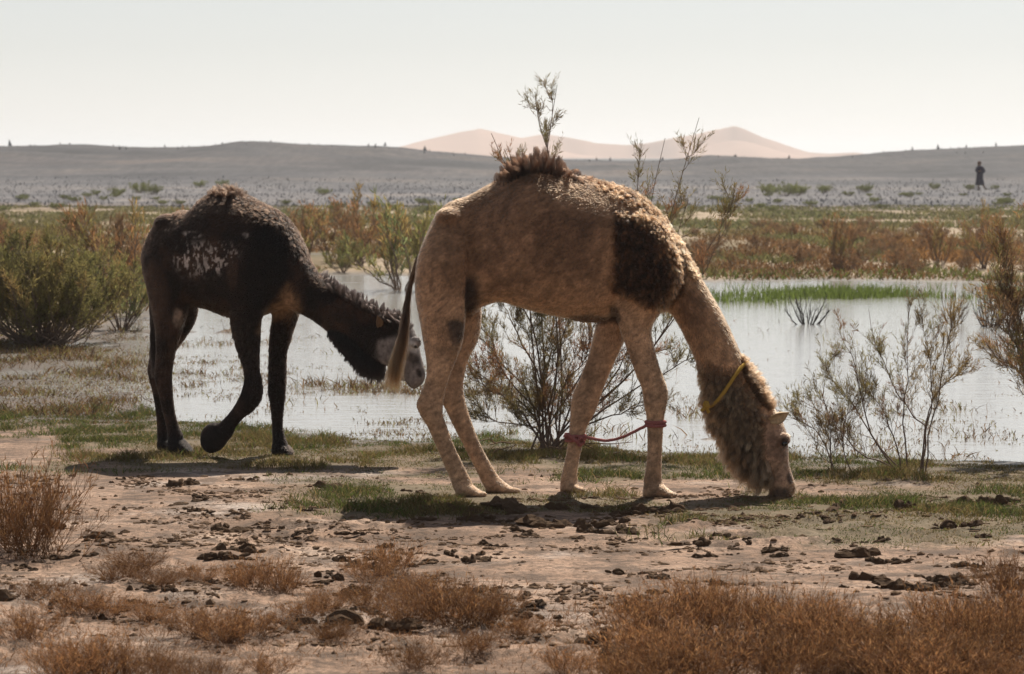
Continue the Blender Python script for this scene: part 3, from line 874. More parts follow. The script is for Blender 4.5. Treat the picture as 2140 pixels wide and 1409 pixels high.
    strands('mane', O(P), D, Ln, cm, root, M_hair, 0.0014, 5, 0.15, 0.2, rng.choice(len(P), 300, replace=False), 0.62, tipcol=cm * 1.3, rootf=.25, cvar=.4)
    # tail: a tapering dock with a long brush
    cen = catmull([(918, 462, 0), (893, 505, 0), (872, 548, -.01), (858, 592, -.02), (850, 640, -.03), (842, 690, -.04), (832, 735, -.05)], 5)
    Pt = np.array([W(a, b, 17.0 + c) for a, b, c in cen])[None]
    rad = np.interp(np.linspace(0, 1, Pt.shape[1]), [0, .3, .6, 1], [.024, .017, .010, .003])[None]
    tv, tq = tubes(Pt, rad, 10)
    tail = link('tail', mesh_np('tail', tv - off, tq, col=np.tile(np.array([0.13, 0.08, 0.048]), (len(tv), 1))), M_hide, root)
    k = rng.random(5200) ** 0.8
    ci = k * (Pt.shape[1] - 1); i0 = np.clip(ci.astype(int), 0, Pt.shape[1] - 2); f = (ci - i0)[:, None]
    P = Pt[0][i0] * (1 - f) + Pt[0][i0 + 1] * f; tg = unit(Pt[0][i0 + 1] - Pt[0][i0])
    rr = unit(rng.normal(size=P.shape)); P = P + rr * (0.014 * (1 - k))[:, None]
    D = tg + rr * (0.10 + 0.22 * k ** 2)[:, None] + rng.normal(0, 0.06, P.shape)
    Ln = (0.03 + 0.16 * sstep(0.3, 0.9, k)) * rng.uniform(0.5, 1.4, len(P))
    c1 = np.array([0.028, 0.016, 0.01]) * (1 - sstep(0.6, 1.0, k))[:, None] + np.array([0.085, 0.042, 0.016]) * sstep(0.6, 1.0, k)[:, None]
    c1 = c1 * rng.uniform(0.6, 1.4, (len(P), 1))
    strands('tail_hair', P - off, D, Ln, c1, tail, M_hair, 0.0013, 5, 0.25, 0.08, rng.choice(len(P), 90, replace=False), 0.3, tipcol=c1 * 1.3, gain=.9)
    # ears, eyes
    for s_, L in ((-1, -.20), (1, -.04)):
        b = W(1608, 878, 17 + L - s_ * .01); t = W(1650, 862, 17 + L + s_ * 0.04)
        link('ear', ear_mesh('ear', b - off, t - off, (0.1, s_ * 0.9, -0.3), .034, np.array([0.5, 0.36, 0.22])), M_hide, root)
    for L in (-.216, -.024):
        e = ball('eye', W(1640, 927, 17 + L) - off, .019, M_eye, root)
    return root

tan_camel()

# ================================================================== the dark camel
def dark_camel():
    YC = 19.27
    B = Body(YC, math.radians(20), 470.0, 309.0)
    N = -.12; R_ = .12
    B.tube([(304, 515, 310, 590, .08, 0), (322, 478, 332, 625, .14, 0), (348, 454, 358, 645, .18, 0), (380, 441, 390, 640, .21, 0), (403, 440, 412, 642, .225, 0), (428, 414, 436, 645, .24, 0), (462, 401, 470, 658, .275, 0), (505, 405, 500, 664, .285, 0),
            (545, 425, 532, 664, .28, 0), (585, 446, 562, 655, .25, 0), (615, 482, 590, 648, .20, 0), (637, 528, 612, 640, .15, 0)], n=28, ridge=0.28, pw=2.5)
    B.tube([(600, 470, 570, 635, .19, 0), (628, 515, 596, 645, .15, 0), (650, 555, 620, 652, .125, 0), (682, 590, 648, 664, .105, 0), (720, 612, 686, 692, .095, 0), (760, 634, 722, 728, .092, 0), (795, 652, 757, 758, .092, 0), (825, 664, 785, 770, .09, 0), (848, 680, 805, 765, .085, 0)], n=22)
    B.tube([(828, 660, 780, 732, .08, 0), (846, 668, 788, 744, .092, 0), (862, 686, 804, 758, .095, 0), (872, 712, 820, 772, .085, 0), (879, 742, 836, 785, .066, 0), (886, 768, 848, 797, .055, 0), (888, 785, 856, 808, .05, 0), (884, 800, 866, 814, .034, 0)], n=20)
    B.lump(868, 716, 13, 14, .03, -.085); B.lump(868, 716, 13, 14, .03, .085)
    B.lump(812, 738, 28, 28, .05, -.04)
    # near hind
    B.tube([(345, 470, 380, 470, .03, -.04), (318, 510, 388, 510, .08, -.09), (302, 545, 388, 548, .105, N), (308, 595, 392, 598, .105, N), (318, 640, 391, 645, .095, N), (327, 690, 379, 690, .075, N), (328, 730, 366, 735, .055, N), (325, 765, 360, 770, .046, N),
            (325, 795, 359, 795, .046, N), (333, 825, 361, 825, .041, N), (340, 860, 365, 858, .034, N), (349, 895, 373, 890, .034, N), (352, 920, 384, 912, .042, N)])
    gq = lambda u, L: HOR + F * CH / B.depth(u, L)
    q = gq(378, N)
    B.tube([(358, 908, 350, q - 4, .045, N), (372, 910, 364, q, .06, N), (386, 922, 384, q, .068, N), (397, 936, 397, q, .06, N), (404, 943, 404, q - 1, .03, N)])
    # far hind
    B.tube([(350, 480, 385, 480, .03, .04), (325, 540, 400, 540, .09, R_), (333, 610, 410, 615, .10, R_), (337, 652, 410, 660, .09, R_), (334, 690, 392, 698, .072, R_), (321, 730, 362, 740, .055, R_), (310, 763, 346, 772, .046, R_), (311, 786, 342, 796, .046, R_), (320, 820, 345, 822, .041, R_),
            (326, 860, 347, 860, .034, R_), (329, 895, 351, 893, .034, R_), (330, 920, 353, 917, .042, R_)])
    q = gq(345, R_)
    B.tube([(335, 912, 331, q - 3, .045, R_), (344, 912, 340, q, .058, R_), (356, 922, 354, q, .06, R_), (366, 934, 366, q - 1, .03, R_)])
    # near fore, lifted and folded back at the knee
    B.tube([(520, 450, 590, 470, .06, -.10), (494, 550, 592, 555, .095, -.15), (486, 615, 568, 622, .095, -.16), (483, 660, 546, 664, .08, -.16), (488, 700, 543, 704, .067, -.155), (500, 740, 541, 744, .055, -.15), (511, 775, 541, 775, .047, -.15), (510, 800, 547, 797, .047, -.15), (505, 818, 547, 832, .047, -.15), (497, 836, 530, 858, .042, -.15),
            (484, 857, 509, 874, .036, -.15), (468, 875, 493, 894, .036, -.15), (455, 887, 485, 912, .042, -.15)], n=20)
    B.tube([(462, 884, 482, 915, .04, -.15), (440, 884, 474, 924, .056, -.15), (424, 898, 464, 938, .062, -.15), (420, 922, 450, 946, .05, -.15), (425, 938, 440, 948, .025, -.15)])
    # far fore, straight
    B.tube([(570, 480, 630, 500, .06, .10), (562, 560, 640, 560, .085, .13), (568, 620, 632, 620, .08, .13), (570, 660, 622, 660, .07, .13), (566, 700, 609, 700, .058, .13), (563, 740, 598, 740, .046, .13), (562, 790, 597, 790, .046, .13), (561, 820, 596, 815, .045, .13), (566, 850, 593, 850, .039, .13), (569, 885, 590, 885, .033, .13), (571, 910, 593, 908, .037, .13), (571, 930, 599, 926, .044, .13)])
    q = gq(590, .13)
    B.tube([(574, 924, 570, q - 2, .045, .13), (584, 922, 580, q, .06, .13), (598, 930, 596, q, .066, .13), (608, 942, 609, q, .05, .13)])
    B.lump(350, 470, 30, 22, .06, -.07); B.lump(350, 470, 30, 22, .06, .07)
    me = B.fuse('body', 0.0115, 5)
    V, Nn, T = mesh_arrays(me)
    root = empty('camel', W(460, 948, YC).tolist()); root.location.z = 0
    tag(root, 'dark brown camel with pale bald patches on its flank, walking behind the tan camel', 'camel')
    off = np.array(root.location); O = lambda P: P - off
    # signed distance beyond the middle plane, to tell the near flank from the far one
    def side(P):
        fw = np.array([math.cos(B.yaw), -math.sin(B.yaw), 0])
        c = W(470, 600, YC)
        return (P - c) @ B.lat
    def colour(P):
        u, v = PX(P); L = side(P)
        n1 = fbm3(P, 6.0, 4, 33); n2 = fbm3(P, 20.0, 3, 39); n4 = fbm3(P * np.array([1, 1, 0.7]), 58.0, 3, 45)
        c = np.tile(np.array([0.034, 0.021, 0.015]), (len(P), 1))
        c = mixc(c, (0.14, 0.082, 0.052), 0.8 * sstep(0.42, 0.60, n1) * (1 - sstep(480, 520, u) * (u < 600) * (v > 470)))
        c = mixc(c, (0.075, 0.045, 0.028), 0.7 * blob(u, v, 500, 455, 60, 30))
        c = mixc(c, (0.014, 0.009, 0.007), 0.9 * blob(u, v, 560, 560, 48, 110, 6))
        c = mixc(c, (0.19, 0.12, 0.08), 0.75 * blob(u, v, 330, 610, 22, 70, -12))
        c = mixc(c, (0.20, 0.13, 0.09), 0.7 * blob(u, v, 486, 560, 12, 45))
        c = c * np.array([0.36, 0.32, 0.31])
        pale = np.array([0.40, 0.345, 0.31])
        pt = np.clip(polym(u, v, [(375, 512), (440, 508), (500, 514), (495, 550), (450, 572), (385, 574), (362, 545)], 14), 0, 1)
        c = mixc(c, pale, 0.95 * pt * sstep(0.53, 0.57, n4 * 0.8 + n1 * 0.2))
        c = mixc(c, pale, 0.85 * blob(u, v, 402, 490, 18, 6, 8) * sstep(0.45, 0.55, n2))
        c = mixc(c, pale, 0.85 * blob(u, v, 360, 476, 18, 6, -25) * sstep(0.42, 0.55, n2))
        c = mixc(c, pale * 0.8, 0.7 * blob(u, v, 512, 492, 8, 6) * sstep(0.4, 0.55, n2))
        # bald tan skin on brisket and inside the elbows
        c = mixc(c, (0.27, 0.16, 0.09), 0.92 * polym(u, v, [(542, 695), (558, 652), (582, 628), (602, 596), (622, 628), (627, 646), (600, 670), (580, 666), (560, 676)], 15))
        c = mixc(c, (0.26, 0.19, 0.145), 0.92 * blob(u, v, 372, 664, 11, 20, -5) * (L < 0))
        # grey face
        fc = polym(u, v, [(845, 672), (862, 680), (885, 730), (895, 775), (885, 815), (865, 820), (842, 792), (800, 765), (784, 745), (790, 712), (815, 705), (838, 700)], 7)
        c = mixc(c, (0.20, 0.17, 0.155), 0.94 * fc)
        c = mixc(c, (0.5, 0.47, 0.45), 0.85 * blob(u, v, 862, 725, 9, 15, -25))
        c = mixc(c, (0.06, 0.045, 0.038), 0.75 * blob(u, v, 862, 748, 16, 10, 20))
        c = mixc(c, (0.02, 0.014, 0.012), 0.92 * blob(u, v, 876, 780, 5, 10, -25) * (L < .02))
        c = mixc(c, (0.012, 0.009, 0.008), 0.8 * sstep(880, 920, v) * (u < 640))
        n5 = fbm3(P * np.array([1, 1, 0.5]), 60.0, 2, 47)
        return c * (0.55 + 0.9 * n2)[:, None] * (0.4 + 1.2 * n5)[:, None]
    set_tint(me, colour(V))
    me.vertices.foreach_set('co', O(V).astype(np.float32).ravel()); me.update()
    link('body', me, M_hide, root)
    def lie(P, Nr, s=0.3):
        u, v = PX(P)
        d = np.zeros_like(P); d[:, 0] = -0.7; d[:, 2] = -0.6
        d[:, 0] *= 1 - sstep(650, 690, v) * (u < 640)
        d = d + rng.normal(0, s, P.shape)
        d -= Nr * (d * Nr).sum(1, keepdims=True)
        return unit(d)
    P, Nr = sample(V, Nn, T, 90000)
    u, v = PX(P); cc = colour(P)
    bald = sstep(0.09, 0.2, cc[:, 0])
    face = polym(u, v, [(845, 672), (862, 680), (885, 730), (895, 775), (885, 815), (865, 820), (842, 792), (800, 765), (784, 745), (790, 712), (815, 705), (838, 700)], 7)
    Ln = (0.010 + 0.008 * sstep(500, 430, v) + 0.004 * (u > 600)) * rng.uniform(0.5, 1.5, len(P)) * (1 - 0.75 * bald) * (1 - 0.75 * face) * (1 - 0.65 * sstep(740, 790, v) * (u < 520))
    strands('short_coat', O(P), lie(P, Nr) + Nr * 0.5, Ln, cc * rng.uniform(0.7, 1.3, (len(P), 1)), root, M_hair, 0.0014, 3, 0.1)
    # ragged winter coat along the back, withers, foreleg fronts and belly
    rag = lambda Q: np.clip(polym(*PX(Q), [(298, 540), (320, 470), (385, 432), (460, 392), (560, 415), (620, 465), (665, 560), (630, 560), (590, 490), (520, 450), (440, 445), (380, 470), (330, 520)], 8)
                            + 0.6 * polym(*PX(Q), [(480, 640), (520, 640), (525, 700), (545, 770), (515, 790), (484, 700)], 6) + 0.6 * polym(*PX(Q), [(560, 680), (612, 660), (610, 720), (600, 800), (560, 800)], 6)
                            + 0.5 * polym(*PX(Q), [(420, 640), (500, 670), (500, 650), (430, 620)], 6), 0, 1) + 1e-6
    P, Nr = sample(V, Nn, T, 26000, rag)
    u, v = PX(P)
    Ln = rng.uniform(0.012, 0.036, len(P)) * (1 - 0.3 * (v > 620))
    cr = np.tile(np.array([0.02, 0.012, 0.008]), (len(P), 1)) * rng.uniform(0.6, 1.6, (len(P), 1))
    strands('ragged_coat', O(P), lie(P, Nr, .35) * 0.95 + Nr * 0.5, Ln, cr, root, M_hair, 0.0014, 5, 0.2, 0.3, rng.choice(len(P), 1500, replace=False), 0.6, tipcol=cr * np.array([1.6, 1.4, 1.3]), cvar=.5)
    tuft = lambda Q: blob(*PX(Q), 470, 405, 42, 10, 4) * (np.abs(side(Q)) < .12) + 1e-7
    P, Nr = sample(V, Nn, T, 1500, tuft)
    D = Nr * 0.4 + np.array([-0.35, 0, 0.8]) + rng.normal(0, 0.4, P.shape)
    cr = np.tile(np.array([0.025, 0.014, 0.009]), (len(P), 1)) * rng.uniform(0.6, 1.6, (len(P), 1))
    strands('hump_tuft', O(P), D, rng.uniform(0.02, 0.085, len(P)), cr, root, M_hair, 0.0014, 5, 0.1, 0.3, rng.choice(len(P), 60, replace=False), 0.8, tipcol=cr * 1.6, cvar=.5)
    # wet spiky mane and the black beard under jaw and neck
    mane = lambda Q: polym(*PX(Q), [(668, 566), (720, 600), (800, 645), (850, 662), (858, 690), (820, 690), (790, 668), (740, 640), (690, 610)], 5) + 1e-7
    P, Nr = sample(V, Nn, T, 6000, mane)
    D = Nr * 0.7 + np.array([-0.25, 0, 0.65]) + rng.normal(0, 0.18, P.shape)
    cr = np.tile(np.array([0.02, 0.014, 0.012]), (len(P), 1)) * rng.uniform(0.6, 1.6, (len(P), 1))
    strands('mane', O(P), D, rng.uniform(0.025, 0.085, len(P)), cr, root, M_hair, 0.0014, 5, 0.1, 0.05, rng.choice(len(P), 170, replace=False), 0.85, tipcol=cr * 2)
    beard = lambda Q: polym(*PX(Q), [(690, 690), (722, 700), (765, 740), (800, 765), (842, 795), (820, 800), (780, 790), (740, 760)], 6) + 1e-7
    P, Nr = sample(V, Nn, T, 11000, beard)
    u, v = PX(P)
    D = Nr * 0.8 + np.array([-0.12, 0, -0.7]) + rng.normal(0, 0.18, P.shape)
    cr = np.tile(np.array([0.014, 0.01, 0.009]), (len(P), 1)) * rng.uniform(0.6, 1.6, (len(P), 1))
    strands('throat_beard', O(P), D, rng.uniform(0.03, 0.08, len(P)) * (0.6 + 0.6 * sstep(700, 780, u)), cr, root, M_hair, 0.0014, 5, 0.25, 0.1, rng.choice(len(P), 350, replace=False), 0.6)
    # tail hanging behind the hind legs
    cen = catmull([(318, 500, .0), (308, 545, .02), (314, 600, .03), (318, 650, .02), (319, 700, .02), (321, 745, .02)], 5)
    Pt = np.array([W(a, b, B.depth(a, 0) + c) for a, b, c in cen])[None]
    rad = np.interp(np.linspace(0, 1, Pt.shape[1]), [0, .4, 1], [.024, .016, .004])[None]
    tv, tq = tubes(Pt, rad, 10)
    tail = link('tail', mesh_np('tail', O(tv), tq, col=np.tile(np.array([0.03, 0.02, 0.014]), (len(tv), 1))), M_hide, root)
    k = rng.random(2600) ** 0.8; ci = k * (Pt.shape[1] - 1); i0 = np.clip(ci.astype(int), 0, Pt.shape[1] - 2); f = (ci - i0)[:, None]
    P = Pt[0][i0] * (1 - f) + Pt[0][i0 + 1] * f; tg = unit(Pt[0][i0 + 1] - Pt[0][i0]); rr = unit(rng.normal(size=P.shape))
    cr = np.tile(np.array([0.016, 0.011, 0.009]), (len(P), 1)) * rng.uniform(0.6, 1.8, (len(P), 1))
    strands('tail_hair', O(P + rr * 0.012), tg + rr * 0.14, (0.03 + 0.09 * k) * rng.uniform(0.6, 1.4, len(P)), cr, tail, M_hair, 0.0014, 5, 0.2, 0.08, rng.choice(len(P), 80, replace=False), 0.6)
    # ears, eyes
    for s_, (bu, bv), (tu, tv_) in ((-1, (792, 684), (789, 660)), (1, (842, 672), (846, 652))):
        b = W(bu, bv, B.depth(bu, 0) + s_ * 0.09); t = W(tu, tv_, B.depth(tu, 0) + s_ * 0.14)
        link('ear', ear_mesh('ear', O(b), O(t), (0.5, s_ * 0.9, 0.0), .026, np.array([0.20, 0.13, 0.08])), M_hide, root)
    for s_ in (-1, 1):
        ball('eye', O(W(869, 722, B.depth(869, 0) + s_ * 0.098)), .018, M_eye, root)
    return root

dark_camel()

# ================================================================== ropes (they lie on the camels and stay things of their own)
def twisted(name, pts, r, strandsn, mat, turns, loops=None):
    P = catmull(pts, 10); n = len(P)
    t = np.linspace(0, 1, n); lenm = np.linalg.norm(np.diff(P, axis=0), axis=1).sum()
    T = unit(np.gradient(P, axis=0)); A = unit(np.cross(T, np.array([0.1, 0.2, 1.0]))); Bv = np.cross(T, A)
    PP = []
    for k in range(strandsn):
        ph = 2 * math.pi * (k / strandsn + turns * t)
        PP.append(P + r * 0.55 * (np.cos(ph)[:, None] * A + np.sin(ph)[:, None] * Bv))
    PP = np.array(PP)
    wob = 1 + 0.25 * (noise3(PP, 60, 3) - 0.5)
    v, q = tubes(PP, r * 0.6 * wob, 7)
    return v, q

M_red = m_plain('faded red rope', (0.34, 0.125, 0.115), 0.9, 0.1, 0.8, 160, 0.35)
M_yel = m_plain('yellow rope', (0.42, 0.26, 0.055), 0.9, 0.1, 0.8, 160, 0.3)

def ring_pts(u, v, L, ru, w, tilt=0.0, n=12, Y=17.0):
    """loop round a leg seen at (u, v)"""
    c = W(u, v, Y + L); k = (Y + L) / F
    return [c + np.array([math.cos(a) * ru * k, math.sin(a) * w, tilt * math.cos(a) * ru * k]) for a in np.linspace(0, 2 * math.pi, n)]

def hobble():
    root = empty('hobble_rope', W(1290, 905, 17.0).tolist()); off = np.array(root.location)
    tag(root, 'faded red rope hobbling the front legs of the tan camel', 'rope')
    def put(name, pts, r, turns):
        v, q = twisted(name, np.array(pts), r, 3, M_red, turns)
        link(name, mesh_np(name, v - off, q), M_red, root)
    for dv, r in ((-4, .0095), (3, .0095)):
        put('leg_loop', ring_pts(1203, 916 + dv, .117, 20, .044, 0.06), r, 9)
        put('leg_loop', ring_pts(1370, 886 + dv, -.153, 20, .046, 0.0), r, 9)
    put('cord', [W(1188, 913, 17.07), W(1214, 912, 17.06), W(1240, 917, 17.04), W(1268, 921, 17.0), W(1300, 914, 16.95), W(1330, 900, 16.88), W(1352, 889, 16.83), W(1366, 885, 16.80)], .0095, 20)
    put('knot', [W(1206, 925, 17.065), W(1214, 915, 17.05), W(1219, 924, 17.06), W(1211, 930, 17.055), W(1205, 922, 17.05), W(1186, 908, 17.08), W(1180, 914, 17.08)], .011, 5)

def neck_rope():
    root = empty('neck_rope', W(1515, 810, 16.9).tolist()); off = np.array(root.location)
    tag(root, 'yellow rope tied round the neck of the tan camel', 'rope')
    a = W(1562, 762, 16.9); b = W(1474, 846, 16.89); c = (a + b) / 2; h = (a - b) / 2
    n = 22
    pts = [c + h * math.cos(t) * 1.05 + np.array([0, math.sin(t) * .128, 0]) + np.array([0.012, 0, -0.02]) * math.sin(2 * t) * (math.sin(t) < 0) for t in np.linspace(0, 2 * math.pi, n)]
    v, q = twisted('loop', np.array(pts), .011, 3, M_yel, 30)
    link('loop', mesh_np('loop', v - off, q), M_yel, root)
    k = [W(1480, 843, 16.76), W(1474, 842, 16.75), W(1474, 849, 16.74), W(1480, 848, 16.74), W(1477, 853, 16.75), W(1473, 850, 16.75), W(1477, 846, 16.735)]
    v, q = twisted('knot', np.array(k), .011, 3, M_yel, 4)
    link('knot', mesh_np('knot', v - off, q), M_yel, root)
    for e in ((1466, 858, 16.75), (1481, 862, 16.75)):
        v, q = twisted('rope_end', np.array([W(1475, 849, 16.75), W((1475 + e[0]) / 2, 855, 16.745), W(*e)]), .010, 3, M_yel, 3)
        link('rope_end', mesh_np('rope_end', v - off, q), M_yel, root)
hobble()
neck_rope()
# ------------------------------------------------------------------ plants
def lerp_poly(P, idx, t):
    K = P.shape[1]
    c = t * (K - 1); i = np.clip(c.astype(int), 0, K - 2); f = (c - i)[:, None]
    a = P[idx, i]; b = P[idx, i + 1]
    return a * (1 - f) + b * f, unit(b - a)

def grow(R, par, nc, t0, t1, l0, l1, ang, up=0.15, K=5, wob=0.06, taper=0.5):
    """nc children on each parent polyline"""
    N = len(par); idx = np.repeat(np.arange(N), nc); n = len(idx)
    t = R.uniform(t0, t1, n)
    p, tg = lerp_poly(par, idx, t)
    pr = R.normal(size=(n, 3)); pr = unit(pr - tg * (pr * tg).sum(1, keepdims=True))
    a = ang * R.uniform(0.6, 1.3, n)
    d = unit(tg * np.cos(a)[:, None] + pr * np.sin(a)[:, None] + np.array([0, 0, up]))
    L = R.uniform(l0, l1, n) * (1 - taper * t)
    s = np.linspace(0, 1, K)
    Q = p[:, None] + L[:, None, None] * (d[:, None] * s[None, :, None] + np.array([0, 0, 1.0]) * (up * s ** 2)[None, :, None])
    Q = Q + np.cumsum(R.normal(0, wob, (n, K, 3)) * (s > 0)[None, :, None], 1) * L[:, None, None]
    return Q, t

def slivers(R, par, nc, l0, l1, w, spread=0.5, up=0.1, t0=0.0, t1=1.0, bend=0.15):
    """thin bent leaf blades along parent twigs: two triangles each"""
    N = len(par); idx = np.repeat(np.arange(N), nc); n = len(idx)
    t = R.uniform(t0, t1, n)
    p, tg = lerp_poly(par, idx, t)
    d = unit(tg + spread * R.normal(size=(n, 3)) + np.array([0, 0, up]))
    L = R.uniform(l0, l1, n)[:, None]
    s = unit(np.cross(d, R.normal(size=(n, 3)))) * (w * R.uniform(0.6, 1.4, n))[:, None]
    m = p + d * L * 0.5 + R.normal(0, bend, (n, 3)) * L * 0.5
    e = p + d * L + np.array([0, 0, up]) * L * 0.4
    V = np.stack([p, m - s, m + s, e], 1).reshape(-1, 3)
    k = np.arange(n)[:, None] * 4
    T = np.concatenate([k + np.array([[0, 1, 2]]), k + np.array([[1, 3, 2]])], 1).reshape(-1, 3)
    return V, T, idx

def stem_list(R, n, h, spread, K=7, curve=0.6, base=0.05):
    """n stems rising from one base and leaning outwards"""
    a = R.uniform(0, 2 * math.pi, n); r = np.sqrt(R.uniform(0.02, 1, n)) * spread
    H = h * R.uniform(0.6, 1.0, n) * np.sqrt(np.clip(1 - 0.55 * (r / spread) ** 2, 0.1, 1))
    s = np.linspace(0, 1, K)
    out = np.stack([np.cos(a) * r, np.sin(a) * r, 0 * r], 1)
    Q = out[:, None] * (s[None, :, None] ** (1 - 0.35 * curve)) + np.array([0, 0, 1.0]) * H[:, None, None] * (s ** (1 + 0.25 * curve))[None, :, None]
    Q = Q + np.cumsum(R.normal(0, 0.028, (n, K, 3)) * (s > 0)[None, :, None], 1) * h
    Q[:, :, :2] += R.normal(0, base, (n, 1, 2))
    Q[:, 0, 2] = -0.03
    return Q

def rad(P, r0, r1):
    return np.broadcast_to(np.linspace(r0, r1, P.shape[1])[None], P.shape[:2])

M_bark = m_plain('tamarisk bark', (0.17, 0.12, 0.092), 0.9, 0.2, 0.5, 120, 0.4)
M_twig = m_plain('dry twigs', (0.15, 0.095, 0.06), 0.9, 0.2, 0.3, 120, 0.4)
M_leaf = m_leaf('tamarisk leaves', 0.55)
M_dry = m_leaf('dry straw', 0.45, spread=0.4)

def tint_mix(R, n, cols, per=None, jit=0.25):
    cols = np.array(cols); i = R.integers(0, len(cols), n) if per is None else per
    return cols[i] * R.uniform(1 - jit, 1 + jit, (n, 1))

def plant_data(R, stems, sec=(6, .25, .95, .2, .5, .6), ter=(6, .1, 1, .08, .22, .6), leaf=(9, .03, .07, .0022, .45), cols=((.07, .08, .02),), r0=0.012, height=1.0, up=0.2, hue_scale=3.0):
    """branches and foliage of one bush, standing on its own origin"""
    V, Q, n = [], [], 0
    q2, t2 = grow(R, stems, *[sec[0]], sec[1], sec[2], sec[3], sec[4], sec[5], up)
    q3, t3 = grow(R, q2, ter[0], ter[1], ter[2], ter[3], ter[4], ter[5], up, K=4)
    for P, ra, rb, sd in ((stems, r0, r0 * 0.22, 6), (q2, r0 * 0.33, r0 * 0.1, 4), (q3, r0 * 0.13, r0 * 0.05, 3)):
        v, q = tubes(P, rad(P, ra, rb), sd); V.append(v); Q.append(q + n); n += len(v)
    lv, lt, idx = slivers(R, q3, leaf[0], leaf[1], leaf[2], leaf[3], leaf[4], 0.12)
    cols = np.array(cols)
    c3 = q3.mean(1)
    f = fbm3(c3 + 5, hue_scale, 2, int(R.integers(0, 999)))
    f = np.clip((f - 0.25) / 0.5, 0, 0.999) * len(cols)
    f = f + R.normal(0, 0.35, len(f)); ci = np.clip(f.astype(int), 0, len(cols) - 1)
    lc = np.repeat(cols[ci[idx]] * R.uniform(0.65, 1.35, (len(idx), 1)), 4, 0)
    return np.vstack(V), np.vstack(Q), lv, lt, lc

def bush(name, label, cat, loc, data, bark=None, leafmat=None, group=None, meshes=None):
    root = empty(name, loc)
    tag(root, label, cat, group)
    if meshes is None:
        sv, sq, lv, lt, lc = data
        meshes = (mesh_np('branches', sv, sq), mesh_np('foliage', lv, lt, col=lc))
    link('branches', meshes[0], bark or M_bark, root)
    f = link('foliage', meshes[1], leafmat or M_leaf, root)
    return root, meshes

def gz1(x, y):
    return float(ground_z(np.array([x]), np.array([y]))[0])

def gpt(u, v, dz=0.0):
    p = G(u, v, 0.0)
    for _ in range(3):
        p = G(u, v, gz1(p[0], p[1]))
    return np.array([p[0], p[1], gz1(p[0], p[1]) + dz])

def px_stems(R, base, Y, lines, K=11, dep=0.45, wig=5.0):
    """stems that pass through given points of the photograph, each with its own slant in depth"""
    out = []
    for ln in lines:
        c = catmull([(a, b) for a, b in ln], 6)
        s = np.linspace(0, len(c) - 1, K); i = np.clip(s.astype(int), 0, len(c) - 2); f = (s - i)[:, None]
        c = c[i] * (1 - f) + c[i + 1] * f
        c = c + np.cumsum(R.normal(0, wig, c.shape) * (np.arange(K) > 0)[:, None], 0) + np.array([R.normal(0, 3.2 * wig), 0]) * np.linspace(1, 0, K)[:, None] ** 2
        sl = R.uniform(-dep, dep); tt = np.linspace(0, 1, K)
        out.append(np.array([W(a, b, Y + sl * k ** 1.2) for (a, b), k in zip(c, tt)]))
    return np.array(out) - base

GREEN = (0.165, 0.17, 0.055); OLIVE = (0.22, 0.185, 0.07); OCHRE = (0.26, 0.175, 0.065); RUST = (0.29, 0.15, 0.065); BROWN = (0.21, 0.125, 0.065); DKGR = (0.085, 0.095, 0.035); SAGE = (0.15, 0.165, 0.07)

# ---- the big tamarisk behind the tan camel
R = np.random.default_rng(21)
b = gpt(1152, 940); Yb = b[1]
B0 = (1152, 944)
lines = [[B0, (1140, 800), (1120, 600), (1090, 400), (1030, 262)], [B0, (1150, 800), (1140, 560), (1095, 400), (1060, 300)], [B0, (1160, 780), (1150, 550), (1138, 350), (1160, 192)], [B0, (1165, 780), (1155, 550), (1132, 340), (1112, 205)], [B0, (1130, 830), (1060, 745), (1000, 690)], [B0, (1110, 850), (1030, 792), (982, 745)],
         [B0, (1100, 870), (1030, 838), (980, 815)], [B0, (1130, 800), (1080, 700), (1040, 640)], [B0, (1180, 800), (1200, 650), (1212, 590)], [B0, (1135, 760), (1100, 640), (1075, 560)], [B0, (1215, 850), (1290, 750), (1345, 640), (1405, 470), (1466, 250)],
         [B0, (1235, 860), (1320, 790), (1400, 690), (1490, 560), (1545, 470)], [B0, (1235, 880), (1330, 812), (1400, 765), (1445, 738)], [B0, (1200, 830), (1260, 700), (1300, 600), (1330, 420), (1333, 300)], [B0, (1210, 820), (1290, 690), (1345, 500), (1378, 268)],
         [B0, (1220, 840), (1320, 700), (1400, 520), (1430, 400)], [B0, (1230, 850), (1340, 740), (1440, 600), (1500, 500), (1530, 430)], [B0, (1190, 800), (1240, 640), (1280, 560)], [B0, (1160, 840), (1170, 700), (1180, 620)], [B0, (1120, 860), (1050, 800), (1000, 720), (985, 660)],
         [B0, (1240, 880), (1300, 850), (1380, 820)], [B0, (1170, 850), (1220, 760), (1240, 690)], [B0, (1110, 880), (1040, 870), (990, 850)]]
st = px_stems(R, b, Yb, lines)
d = plant_data(R, st, sec=(16, .12, .98, .12, .38, .8), ter=(8, .1, 1, .06, .18, .6), leaf=(15, .02, .055, .0019, .5), cols=((.19, .14, .07), (.21, .17, .07), (.2, .165, .07), OCHRE, (0.3, 0.15, 0.075)), r0=0.0085)
bush('tamarisk_bush', 'big tamarisk bush with branching grey stems behind the tan camel, twigs rising above its hump', 'bush', b.tolist(), d)

